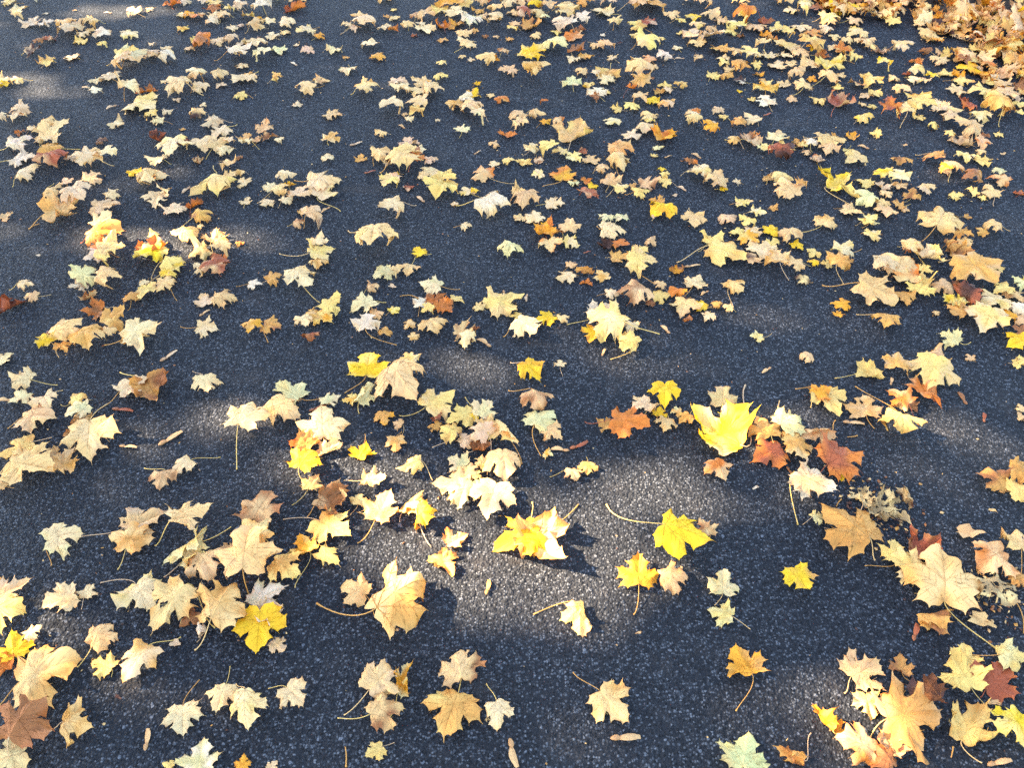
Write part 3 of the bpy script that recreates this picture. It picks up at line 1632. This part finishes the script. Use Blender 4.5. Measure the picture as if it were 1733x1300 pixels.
def bend_table(f):
    t = np.linspace(-1.2, 1.2, 481)
    a = f(t)
    dx = np.cos(a); dz = np.sin(a)
    X = np.concatenate([[0], np.cumsum((dx[1:] + dx[:-1]) / 2)]) * (t[1] - t[0])
    Z = np.concatenate([[0], np.cumsum((dz[1:] + dz[:-1]) / 2)]) * (t[1] - t[0])
    i = 240
    return t, X - X[i], Z - Z[i]


def deformer(form, rg):
    ph = rg.uniform(0, 6.28, 8)
    pleat = rg.uniform(.07, .17) * (1 if rg.random() < .75 else -1)
    ruf = rg.uniform(.12, .30)
    nz = rg.uniform(0, 50, 3)
    tip = rg.normal(-.35, .75, 5)      # each lobe dries and curls its own way
    amp = {'f': .55, 'd': .7, 'D': .7, 'u': 1.0, 'r': .9, 'h': .6, 'e': .8}[form]
    bends = []
    if form == 'f':
        k = rg.uniform(-.1, 1.1)
        bends.append((rg.uniform(0, 6.28), lambda t, k=k: -k * t))
        if rg.random() < .4:      # a lobe tip lifts or tucks
            A, t0 = rg.uniform(-1.0, 1.3), rg.uniform(.16, .3)
            bends.append((rg.uniform(0, 6.28), lambda t: A * np.clip((t - t0) / .18, 0, 1)))
    elif form in 'dD':
        k = rg.uniform(1.2, 2.1) if form == 'd' else rg.uniform(2.1, 2.9)
        a0 = rg.uniform(0, 6.28)
        bends += [(a0, lambda t: -k * t), (a0 + 1.57 + rg.uniform(-.4, .4), lambda t: -k * .55 * t)]
    elif form == 'u':
        k = rg.uniform(1.6, 3.0); a0 = rg.uniform(0, 6.28)
        bends += [(a0, lambda t: k * t), (a0 + 1.57, lambda t: k * .4 * t)]
    elif form == 'r':
        k = rg.uniform(4.5, 6.5) * (1 if rg.random() < .65 else -1); off = rg.uniform(-.15, .15)
        bends += [(rg.uniform(0, 3.14), lambda t: k * (t - off) * .9), (rg.uniform(0, 6.28), lambda t: .8 * t)]
    elif form == 'h':
        A, t0 = rg.uniform(2.3, 2.9), rg.uniform(-.02, .14)
        bends += [(rg.choice([0, math.pi]) + rg.uniform(-.5, .5), lambda t: A * np.clip((t - t0) / .10, 0, 1)), (rg.uniform(0, 6.28), lambda t: -.6 * t)]
    elif form == 'e':
        k = rg.uniform(.6, 1.2)
        bends += [(rg.uniform(0, 6.28), lambda t: k * t)]
    tabs = [(a, bend_table(f)) for a, f in bends]
    tl = rg.normal(0, .05, 2)
    if form == 'e': tl = np.array((rg.uniform(-.15, .15), rg.uniform(.2, .4)))

    def f(P):
        x, y = P[:, 0], P[:, 1]
        th = np.arctan2(y, x); rr = np.hypot(x, y)
        d = np.min(np.abs(th[:, None] - np.array(VEINS)[None]), 1)
        z = pleat * rr * np.sin(np.clip(d / R(20), 0, 1) * math.pi / 2)
        near = np.argmin(np.abs(th[:, None] - np.array(VEINS)[None]), 1)
        ln_ = rr / np.array(VLEN)[near]
        z = z + tip[near] * .34 * np.clip(ln_ - .45, 0, 1) ** 2
        cx, cy = x, y - .34
        r2 = cx * cx + cy * cy; t2 = np.arctan2(cy, cx)
        z = z + amp * ruf * r2 * (np.sin(3 * t2 + ph[0]) + .8 * np.sin(5 * t2 + ph[1]) + .5 * np.sin(9 * t2 + ph[2]))
        z = z + amp * np.array([.07 * noise.noise((a * 4 + nz[0], b * 4 + nz[1], nz[2])) + .028 * noise.noise((a * 11 + nz[0], b * 11 + nz[1], nz[2])) for a, b in P])
        Q = np.stack([cx, cy, z], 1)
        for a, (tt, X, Z) in tabs:
            c, s = math.cos(a), math.sin(a)
            u = Q[:, 0] * c + Q[:, 1] * s; w = -Q[:, 0] * s + Q[:, 1] * c
            nu, z0 = np.interp(u, tt, X), np.interp(u, tt, Z)
            sl = np.interp(u, tt, np.gradient(Z, tt)); cl = np.interp(u, tt, np.gradient(X, tt))
            nu = nu - sl * Q[:, 2]; zz = z0 + cl * Q[:, 2]
            Q = np.stack([nu * c - w * s, nu * s + w * c, zz], 1)
        Q[:, 2] += Q[:, 0] * tl[0] + Q[:, 1] * tl[1]
        return Q
    return f


def leaf_colors(code, P, edge, rg):
    c0 = PAL[code[0]]; c1 = PAL[code[1]] if len(code) > 1 and code[1] != code[0] else c0 * (.92, .84, .72)
    c0 = c0 * rg.uniform(.9, 1.06) * (1 + rg.normal(0, .03, 3)); c1 = c1 * rg.uniform(.86, 1.08)
    nz = rg.uniform(0, 80, 2)
    m = np.array([noise.noise((a * 2.6 + nz[0], b * 2.6 + nz[1], 3.3)) for a, b in P])
    w = np.clip(.15 + 1.7 * m + .6 * (edge - .6), 0, 1)[:, None]
    C = c0 * (1 - w) + c1 * w
    th = np.arctan2(P[:, 1], P[:, 0])
    d = np.clip(np.min(np.abs(th[:, None] - np.array(VEINS)[None]), 1) / R(20), 0, 1)
    C = C * (1.03 - (rg.uniform(.0, .13) * np.sin(d * 1.57) * np.clip(edge * 1.3, 0, 1))[:, None] * np.array((.8, 1.0, 1.2)))
    br = PAL['b'] * rg.uniform(.7, 1.3)
    amt = rg.uniform(0, .6) * (rg.random() < .45)
    e = np.clip((edge - .82) / .18, 0, 1) * np.clip(.5 + 2 * np.array([noise.noise((a * 5 + nz[1], b * 5, 9.1)) for a, b in P]), 0, 1) * amt
    e = e[:, None]
    if code[0] == 'z':
        g = np.clip(m * 3 + .3, 0, 1)[:, None]
        C = C * (1 - g) + lin(164, 130, 82) * g
    return C * (1 - e) + br * e


def blade_geometry(rg, form, code, step, rings, holes=.2):
    O = outline(rg, step)
    if code[0] == 'z': rings = 12
    n = len(O)
    c = np.array((0, .26))
    P = [c[None]]
    E = [np.zeros(1)]
    for k in range(1, rings + 1):
        t = (k / rings) ** .85
        P.append(c + (O - c) * t); E.append(np.full(n, t))
    P = np.concatenate(P); E = np.concatenate(E)
    F = [[0, 1 + i, 1 + (i + 1) % n] for i in range(n)]
    for k in range(rings - 1):
        a = 1 + k * n; b = a + n
        F += [[a + i, b + i, b + (i + 1) % n, a + (i + 1) % n] for i in range(n)]
    if code[0] != 'z' and rg.random() < holes:      # insect holes and torn margins
        for q in range(rg.integers(1, 4)):
            c0 = O[rg.integers(0, n)] * rg.uniform(.55, 1.0) + c * .12
            rad = rg.uniform(.025, .07)
            dd = np.hypot(P[:, 0] - c0[0], P[:, 1] - c0[1])
            F = [f for f in F if dd[f].mean() > rad]
    if code[0] == 'z':       # rotted through: holes
        hz = rg.uniform(0, 50, 2)
        hole = lambda i: noise.noise((P[i][0] * 9 + hz[0], P[i][1] * 9 + hz[1], 0)) > .14
        F = [f for f in F if not hole(f[0])]
    D = deformer(form, rg)
    return P, E, F, D


def vein_geometry(D, S, rg):
    lines = []
    for a, L in zip(VEINS, VLEN):
        L *= .92
        main = [(math.cos(a) * L * t, math.sin(a) * L * t) for t in np.linspace(0, 1, 9)]
        lines.append((main, .012, .0035))
        for t in (.3, .48, .66):
            for sg in (-1, 1):
                if abs(a - R(90)) > 1 and t > .5: continue
                b = a + sg * R(40); l2 = L * .30 * (1 - t * .45)
                q = (math.cos(a) * L * t, math.sin(a) * L * t)
                lines.append(([(q[0] + math.cos(b) * l2 * u, q[1] + math.sin(b) * l2 * u) for u in np.linspace(0, 1, 4)], .0056, .002))
    V, F = [], []
    for pts, w0, w1 in lines:
        A = np.array(pts)
        T = np.gradient(A, axis=0); T /= np.linalg.norm(T, axis=1)[:, None]
        Nn = np.stack([-T[:, 1], T[:, 0]], 1)
        W = np.linspace(w0, w1, len(A))[:, None] * .5
        Lf, Rt = D(A + Nn * W), D(A - Nn * W)
        tan = np.gradient(D(A), axis=0)
        nr = np.cross(Rt - Lf, tan); nr /= np.linalg.norm(nr, axis=1)[:, None] + 1e-9
        mid = (Lf + Rt) / 2
        b = len(V) * 1
        for k in range(len(A)):
            V += [Lf[k] + nr[k] * .002, mid[k] + nr[k] * .006, Rt[k] + nr[k] * .002]
        for k in range(len(A) - 1):
            i = b + k * 3
            F += [[i, i + 1, i + 4, i + 3], [i + 1, i + 2, i + 5, i + 4]]
    return np.array(V), F


def tube(pts, r0, r1, sides=6):
    A = np.array(pts, float)
    T = np.gradient(A, axis=0); T /= np.linalg.norm(T, axis=1)[:, None] + 1e-9
    U = np.cross(T, (0, 0, 1.0)); U /= np.linalg.norm(U, axis=1)[:, None] + 1e-9
    W = np.cross(U, T)
    V, F = [], []
    n = len(A)
    for k in range(n):
        t = k / (n - 1)
        r = r0 + (r1 - r0) * t
        if t > .9: r *= 1 + (t - .9) * 7       # swollen foot of the stalk
        for q in range(sides):
            a = 6.2832 * q / sides
            V.append(A[k] + (U[k] * math.cos(a) + W[k] * math.sin(a)) * r)
    for k in range(n - 1):
        for q in range(sides):
            F.append([k * sides + q, k * sides + (q + 1) % sides, (k + 1) * sides + (q + 1) % sides, (k + 1) * sides + q])
    F.append(list(range(sides))[::-1]); F.append([(n - 1) * sides + q for q in range(sides)])
    return np.array(V), F


# --- read the survey of the photograph
ZOOM = 1733 / 400
leaves = []
tx = ty = 0
for ln in LEAVES.strip().splitlines():
    if ln[0] == 'T':
        tx, ty = map(float, ln.split()[1:]); continue
    mark = None
    if '=' in ln:
        ln, mark = ln.split('=')
        mark = mark.split('~')
    q = ln.split()
    px, py = tx + float(q[0]) / ZOOM, ty + float(q[1]) / ZOOM
    gx, gy, s = ground(px, py)
    L = dict(px=px, py=py, x=gx, y=gy, w=float(q[2]) / ZOOM / s * 1.02, code=q[4], form=q[5], mark=mark, pet=None, i=len(leaves))
    rg = np.random.default_rng(1000 + len(leaves))
    if q[3] == '.':
        L['ang'] = rg.uniform(0, 6.283)
    else:
        a = R(float(q[3]))
        g2 = ground(px + 6 * math.cos(a), py - 6 * math.sin(a))
        L['ang'] = math.atan2(g2[1] - gy, g2[0] - gx)
    if len(q) > 7:
        L['pet'] = ground(tx + float(q[6]) / ZOOM, ty + float(q[7]) / ZOOM)[:2]
    L['area'] = (float(q[2]) ** 2) * math.sin(math.atan2(H, math.hypot(gx, gy)))
    if q[5] == 'f': L['area'] *= 1.1
    leaves.append(L)

# how many leaves lie underneath each one
for i, a in enumerate(leaves):
    lift = 0.0
    for b in leaves[:i]:
        d = math.hypot(a['x'] - b['x'], a['y'] - b['y'])
        if d < .40 * (a['w'] + b['w']):
            lift = max(lift, b['lift'] + {'f': .008, 'd': .016, 'D': .02}.get(b['form'], .012) * min(1, b['w'] / .1) * (1 if d < .28 * (a['w'] + b['w']) else .5))
    a['lift'] = min(lift, .05)

order = sorted(leaves, key=lambda l: -l['area'])
single = set(l['i'] for l in order[:300]) | set(l['i'] for l in leaves if l['mark'])
single = set(sorted(single, key=lambda i: (leaves[i]['mark'] is None, -leaves[i]['area']))[:300])


def leaf_parts(L, step, rings, want_veins):
    rg = np.random.default_rng(7000 + L['i'])
    P, E, F, D = blade_geometry(rg, L['form'], L['code'], step, rings, 0 if L.get('mark') else .2)
    Q = D(P)
    zmin = np.percentile(Q[:, 2], .3)
    cen = (Q[:, :2].min(0) + Q[:, :2].max(0)) / 2
    a = L['ang'] - math.pi / 2
    ca, sa = math.cos(a), math.sin(a)
    S = L['w'] / min(1.35, max(.72, np.ptp(Q[:, 0] * ca - Q[:, 1] * sa)))      # as wide as it was measured

    def place(Q):
        q = (Q - np.array((cen[0], cen[1], zmin))) * S
        q[:, 2] = np.maximum(q[:, 2], .0008) + L['lift'] + .001
        return np.stack([q[:, 0] * ca - q[:, 1] * sa, q[:, 0] * sa + q[:, 1] * ca, q[:, 2]], 1)
    C = leaf_colors(L['code'], P, E, rg)
    uv = np.concatenate([P + rg.uniform(0, 90, 2), np.full((len(P), 1), rg.uniform(0, 90))], 1)
    out = dict(V=place(Q), F=F, C=C, uv=uv)
    base = place(D(np.array([(0, .0)])))[0]
    b2 = place(D(np.array([(0, .06)])))[0]
    tang = base - b2; tang /= np.linalg.norm(tang) + 1e-9
    end = None
    if L['pet']:
        end = np.array((L['pet'][0] - L['x'], L['pet'][1] - L['y'], .003))
    elif rg.random() < .55:
        ln = S * rg.uniform(.25, .75)
        aa = math.atan2(tang[1], tang[0]) + rg.normal(0, .5)
        end = base * (1, 1, 0) + np.array((math.cos(aa) * ln, math.sin(aa) * ln, .003))
    if end is not None:
        ln = np.linalg.norm(end - base)
        p1 = base + tang * ln * .35; p1[2] = max(base[2] * .7, .003)
        side = np.array((-(end - base)[1], (end - base)[0], 0)) * rg.normal(0, .10)
        p2 = base * .3 + end * .7 + side; p2[2] = .003 + L['lift'] * .5
        pts = []
        for t in np.linspace(0, 1, 11):
            u = 1 - t
            pts.append(base * u ** 3 + p1 * 3 * u * u * t + p2 * 3 * u * t * t + end * t ** 3)
        pts = np.array(pts); pts[:, 2] = np.maximum(pts[:, 2], .0016)
        r = .0055 * S + .0003
        out['pet'] = tube(pts, r * .9, r * 1.15, 6)
        st = rg.choice(['l', 'n', 'c', 'i', 'n', 'l'])
        if L['code'][0] in 'or': st = 'r'
        out['petc'] = PAL[st] * rg.uniform(.7, 1.0)
    if want_veins:
        V, F2 = vein_geometry(D, S, rg)
        out['vein'] = (place(V) + (0, 0, .0), F2)
        k = rg.choice([.66, .74, .82, 1.1])
        out['veinc'] = np.minimum(PAL[L['code'][0]] * k * (1.0, .95, .85), .8)
    return out


# --- labels: what singles each leaf out
marks = [l for l in leaves if l['mark']]


def size_word(w):
    return 'large' if w > .112 else 'medium-sized' if w > .078 else 'small' if w > .045 else 'tiny'


def where(l, m):
    dx, dy = l['px'] - m['px'], l['py'] - m['py']
    a = math.degrees(math.atan2(-dy, dx)) % 360
    return ['right of', 'above right of', 'above', 'above left of', 'left of', 'below left of', 'below', 'below right of'][int((a + 22.5) // 45) % 8]


def describe(l):
    c = l['code']
    cc = CNAME[c[0]]
    if len(c) > 1 and c[1] != c[0] and C2[c[1]] not in cc: cc = cc + ' and ' + C2[c[1]]
    return '%s %s %s' % (size_word(l['w']), FNAME[l['form']], cc)


ORD = ['nearest', 'second nearest', 'third nearest', 'fourth nearest', 'fifth nearest', 'sixth nearest', 'seventh nearest', 'eighth nearest']
table = {}
for i in single:
    l = leaves[i]
    if l['mark']:
        l['label'] = l['mark'][1]; continue
    m = min(marks, key=lambda m: math.hypot(l['px'] - m['px'], (l['py'] - m['py']) * 1.3))
    key = (describe(l), where(l, m), m['i'])
    l['near'] = m
    table.setdefault(key, []).append(l)
used = set(l['label'] for l in leaves if 'label' in l)
for (d, wh, mi), ls in table.items():
    ls.sort(key=lambda l: math.hypot(l['px'] - leaves[mi]['px'], l['py'] - leaves[mi]['py']))
    sw, fm, cc = d.split(' ', 2)
    mk = leaves[mi]['mark'][0].replace(',', '')
    for k, l in enumerate(ls):
        o_ = ', ' + ORD[k] if len(ls) > 1 else ''
        for t in ('%s %s %s leaf %s the %s%s' % (sw, fm, cc, wh, mk, o_), '%s %s leaf %s the %s%s' % (sw, cc, wh, mk, o_), '%s %s leaf %s the %s%s' % (fm, cc, wh, mk, o_),
                  '%s %s leaf %s the %s%s' % (sw, cc.split(' and ')[0], wh, mk, o_), '%s %s leaf %s %s%s' % (fm, cc.split(' and ')[0], wh, mk, o_), '%s leaf %s %s%s' % (cc, wh, mk, o_)):
            if len(t.split()) <= 16 and t not in used: break
        l['label'] = t; used.add(t)

# --- build the leaves that show largest, one object each, and the rest as one mass of litter
acc = dict(V=[], F=[], C=[], uv=[]); off = 0


def add_litter(V, F, C, uv):
    global off
    acc['V'].append(V); acc['C'].append(C); acc['uv'].append(uv)
    acc['F'] += [[q + off for q in f] for f in F]
    off += len(V)


for L in leaves:
    big = L['i'] in single
    if big:
        g = leaf_parts(L, .035 if L['py'] > 550 else .05, 6 if L['py'] > 550 else 5, True)
        root = bpy.data.objects.new('maple_leaf', None)
        root.empty_display_size = .02
        root.location = (L['x'], L['y'], 0); col.objects.link(root)
        tag(root, L['label'], 'leaf', 'fallen maple leaves on the asphalt')
        bl = mesh_object('blade', g['V'], g['F'], M_LEAF, root, True, g['C'], g['uv'])
        V, F = g['vein']
        mesh_object('vein_ribs', V, F, M_VEIN, bl, True, np.tile(g['veinc'], (len(V), 1)), V * 9)
        if 'pet' in g:
            V, F = g['pet']
            mesh_object('petiole', V, F, M_STALK, root, True, np.tile(g['petc'], (len(V), 1)), V * 9)
    else:
        g = leaf_parts(L, .07, 4, False)
        sh = np.array((L['x'], L['y'], 0))
        add_litter(g['V'] + sh, g['F'], g['C'], g['uv'])
        if 'pet' in g:
            V, F = g['pet']
            add_litter(V + sh, F, np.tile(g['petc'], (len(V), 1)), V * 9)

# the pile against the verge, the strewn leaves farther off and outside the picture
rg = np.random.default_rng(77)
CW = ['n', 'a', 'an', 'nl', 'la', 'l', 'c', 'cn', 't', 'tn', 'n', 'lc', 'l', 'a', 'ct', 'on', 'b', 'cb', 'tb', 'yl', 'nt', 'p', 'nb', 'c', 'i', 'nl', 'k']
pile = []
def in_poly(x, y, P):
    c = False
    for k in range(len(P)):
        (x0, y0), (x1, y1) = P[k - 1], P[k]
        if (y0 > y) != (y1 > y) and x < (x1 - x0) * (y - y0) / (y1 - y0) + x0: c = not c
    return c


POLY = [[ground(*q)[:2] for q in P] for P in (
    [(1300, -75), (1900, -75), (1900, 190), (1733, 130), (1660, 85), (1540, 48), (1400, 22)],
    [(1540, 48), (1733, 130), (1900, 190), (1900, 330), (1733, 190), (1620, 120)])]
for P, cnt, hh in ((POLY[0], 1100, 1), (POLY[1], 70, 0)):
    xs, ys = [q[0] for q in P], [q[1] for q in P]
    while cnt:
        x, y = rg.uniform(min(xs), max(xs)), rg.uniform(min(ys), max(ys))
        if not in_poly(x, y, P): continue
        t = (Vector((x, y)) - VA).dot(en)
        pile.append((x, y, hh * rg.uniform(0, 1) * max(.015, min(.14, .05 + .25 * (t + .1))), (.4 + .4 * hh))); cnt -= 1
for k in range(420):
    s = rg.uniform(-5, 6); t = rg.uniform(.2, 4.5)
    p = verge_point(s, t); pile.append((p.x, p.y, .05, .8))
for k in range(260):
    x = rg.uniform(-7, 7); y = rg.uniform(-3, 9)
    dx, dy, dz = x, y * CP + H * SP, 0
    depth = y * CP + H * SP; upc = y * SP - H * CP
    if depth > 0 and abs(x / depth * FPX) < PW / 2 + 40 and abs(upc / depth * FPX) < PH / 2 + 30: continue
    if (Vector((x, y)) - VA).dot(en) > -.1: continue
    pile.append((x, y, 0, .2))
for (x, y, z, tl) in pile:
    w = rg.uniform(.045, .09)
    L = dict(i=5000 + len(acc['V']), x=x, y=y, w=w, ang=rg.uniform(0, 6.28), code=CW[rg.integers(0, len(CW))], form=rg.choice(list('fffdddduure')), lift=0, pet=None)
    g = leaf_parts(L, .09, 3, False)
    V = g['V']
    a, b = rg.normal(0, .45 * tl), rg.normal(0, .45 * tl)
    V = V + np.stack([np.zeros(len(V)), np.zeros(len(V)), V[:, 0] * a + V[:, 1] * b], 1)
    V[:, 2] += z - min(0, V[:, 2].min() + z) * (1 if z == 0 else .4)
    add_litter(V + np.array((x, y, 0.0)), g['F'], g['C'], g['uv'])
o = mesh_object('leaf_litter', np.concatenate(acc['V']), acc['F'], M_LEAF, None, True, np.concatenate(acc['C']), np.concatenate(acc['uv']))
tag(o, 'mass of smaller fallen maple leaves strewn and piled on the far asphalt', 'leaf litter', kind='stuff')

# crushed leaf dust, grit and broken bits of stalk on the road
rg = np.random.default_rng(99)
cv_, cf_, cc_ = [], [], []
spots = [(l['x'], l['y']) for l in leaves]
rot = [(l['x'], l['y']) for l in leaves if l['code'][0] == 'z']
for k in range(1500):
    if k < 260: q = rot[k % len(rot)]; x, y = q[0] + rg.normal(0, .04), q[1] + rg.normal(0, .05)
    elif k < 1100: q = spots[rg.integers(0, len(spots))]; x, y = q[0] + rg.normal(0, .09), q[1] + rg.normal(0, .09)
    else: x, y = rg.uniform(-2.4, 2.4), rg.uniform(.5, 4.2)
    r = rg.uniform(.0012, .0045) * (1.6 if k < 260 else 1); m = rg.integers(4, 7); a0 = rg.uniform(0, 6.28); el = rg.uniform(.25, .9)
    b = len(cv_)
    cv_.append((x, y, .0022 + r * .5))
    for i in range(m):
        a = a0 + 6.283 * i / m; rr = r * rg.uniform(.6, 1.2)
        u, v = math.cos(a - a0) * rr, math.sin(a - a0) * rr * el
        cv_.append((x + u * math.cos(a0) - v * math.sin(a0), y + u * math.sin(a0) + v * math.cos(a0), .0012 + rg.uniform(0, .0015)))
    cf_ += [[b, b + 1 + i, b + 1 + (i + 1) % m] for i in range(m)]
    cc = PAL[rg.choice(list('nbtczkkb'))] * rg.uniform(.5, 1.0)
    cc_ += [cc] * (m + 1)
tag(mesh_object('leaf_crumbs', cv_, cf_, M_STALK, None, False, np.array(cc_), np.array(cv_) * 9), 'crushed leaf crumbs and grit scattered over the asphalt', 'crumbs', kind='stuff')

# ------------------------------------------------------------------ winged seeds, scraps and loose stalks


def unique_label(desc, px, py):
    ms = sorted(marks, key=lambda m: math.hypot(px - m['px'], (py - m['py']) * 1.3))
    for m in ms:
        lb = '%s %s the %s' % (desc, where(dict(px=px, py=py), m), m['mark'][0].replace(',', ''))
        if lb not in used and len(lb.split()) <= 16:
            used.add(lb); return lb
    return desc


def winged_seed(px, py, ln, ang, code, idx):
    rg = np.random.default_rng(300 + idx)
    x, y, s = ground(px, py)
    L = ln / ZOOM / s
    g2 = ground(px + 6 * math.cos(ang), py - 6 * math.sin(ang))
    a = math.atan2(g2[1] - y, g2[0] - x)
    root = bpy.data.objects.new('maple_seed', None)
    root.empty_display_size = .01
    root.location = (x, y, .002 + (0.012 if code == 'r' and idx == 3 else 0)); root.rotation_euler = (rg.normal(0, .08), rg.normal(0, .05), a); col.objects.link(root)
    tag(root, unique_label('winged maple seed, %s,' % {'t': 'beige', 'r': 'reddish brown', 'i': 'pinkish', 'w': 'whitish', 'n': 'tan', 'b': 'brown'}[code], px, py), 'maple seed', 'winged maple seeds on the asphalt')
    # wing: one stiff edge, the other rounded, broad near the tip
    n = 14
    P, F = [], []
    cv = rg.uniform(-.12, .12)
    for i in range(n):
        t = i / (n - 1)
        xx = L * (.28 - .80 * t)
        wid = L * (.05 + .14 * math.sin(min(1, t * 1.15) * 2.6)) * (1 if t < .93 else .72)
        yc = cv * L * (t - .3) ** 2 * 2
        for q, (fr, zz) in enumerate(((-.35, .0012), (.0, .0022), (.4, .0016), (1.0, .0006))):
            P.append((xx, yc + wid * fr, zz + .004 * math.sin(t * 3) * (1 + fr * .6) + .0004 * math.sin(i * 2.1 + q)))
    for i in range(n - 1):
        for q in range(3):
            F.append([i * 4 + q, i * 4 + q + 1, i * 4 + q + 5, i * 4 + q + 4])
    P = np.array(P)
    c = PAL[code] * rg.uniform(.85, 1.05); e = PAL['b']
    w = np.clip((P[:, 1] / L < 0) * .45 + (P[:, 0] / L > .15) * .5, 0, 1)[:, None]
    mesh_object('wing', P, F, M_LEAF, root, True, c * (1 - w) + (c * .5 + e * .5) * w, P * 30 + rg.uniform(0, 50, 3))
    # the nutlet: a flattened swollen ellipsoid at one end
    V, F = [], []
    nu, nv = 10, 6
    for j in range(nv + 1):
        v = math.pi * j / nv - math.pi / 2
        for i in range(nu):
            u = 2 * math.pi * i / nu
            V.append((L * .35 + math.sin(v) * L * .17, math.cos(v) * math.cos(u) * L * .10 * (1 - .25 * math.sin(v)), .0032 + math.cos(v) * math.sin(u) * L * .06))
    for j in range(nv):
        for i in range(nu):
            F.append([j * nu + i, j * nu + (i + 1) % nu, (j + 1) * nu + (i + 1) % nu, (j + 1) * nu + i])
    V = np.array(V)
    mesh_object('nutlet', V, F, M_STALK, root, True, np.tile(c * .45 + e * .4, (len(V), 1)), V * 40)


def scrap(px, py, ln, code, idx):
    rg = np.random.default_rng(600 + idx)
    x, y, s = ground(px, py)
    L = ln / ZOOM / s
    n = 18
    el = rg.uniform(.35, .7); a0 = rg.uniform(-.5, .5)
    P = [(0, 0, .003)]
    for k, fr in enumerate((.55, 1)):
        for i in range(n):
            a = 2 * math.pi * i / n
            r = L * .5 * fr * (1 + (.25 * math.sin(3 * a + idx) + .18 * math.sin(7 * a + 2 * idx) + rg.normal(0, .06)) * fr)
            xx, yy = r * math.cos(a), r * math.sin(a) * el
            P.append((xx * math.cos(a0) - yy * math.sin(a0), xx * math.sin(a0) + yy * math.cos(a0), .0015 + .006 * fr * abs(math.sin(1.5 * a + idx)) * (L / .03)))
    F = [[0, 1 + i, 1 + (i + 1) % n] for i in range(n)] + [[1 + i, 1 + n + i, 1 + n + (i + 1) % n, 1 + (i + 1) % n] for i in range(n)]
    P = np.array(P)
    o = mesh_object('leaf_scrap', P, F, M_LEAF, None, True, np.tile(PAL[code] * .9, (len(P), 1)), P * 20 + rg.uniform(0, 50, 3))
    o.location = (x, y, .001)
    tag(o, unique_label('torn scrap of %s leaf' % CNAME[code], px, py), 'leaf scrap', 'torn leaf scraps on the asphalt')


def loose_stalk(a, b, idx):
    rg = np.random.default_rng(800 + idx)
    ax_, ay_, _ = ground(*a); bx_, by_, _ = ground(*b)
    d = Vector((bx_ - ax_, by_ - ay_, 0)); nrm = Vector((-d.y, d.x, 0)) * rg.normal(0, .12)
    pts = [np.array((d.x * t, d.y * t, .0025)) + np.array(nrm) * math.sin(t * 3.14) for t in np.linspace(0, 1, 9)]
    V, F = tube(pts, .0009, .0013)
    o = mesh_object('leaf_stalk', V, F, M_STALK, None, True, np.tile(PAL['n'] * .8, (len(V), 1)), V * 9)
    o.location = (ax_, ay_, 0)
    tag(o, unique_label('loose tan leaf stalk', (a[0] + b[0]) / 2, (a[1] + b[1]) / 2), 'leaf stalk', 'loose leaf stalks on the asphalt')


for idx, ln in enumerate(BITS.strip().splitlines()):
    q = ln.split()
    if q[0] == 'T':
        tx, ty = float(q[1]), float(q[2]); continue
    px, py = tx + float(q[1]) / ZOOM, ty + float(q[2]) / ZOOM
    if q[0] == 'S': winged_seed(px, py, float(q[3]), R(float(q[4])), q[5], idx)
    elif q[0] == 'F': scrap(px, py, float(q[3]), q[4], idx)
    else: loose_stalk((px, py), (tx + float(q[3]) / ZOOM, ty + float(q[4]) / ZOOM), idx)
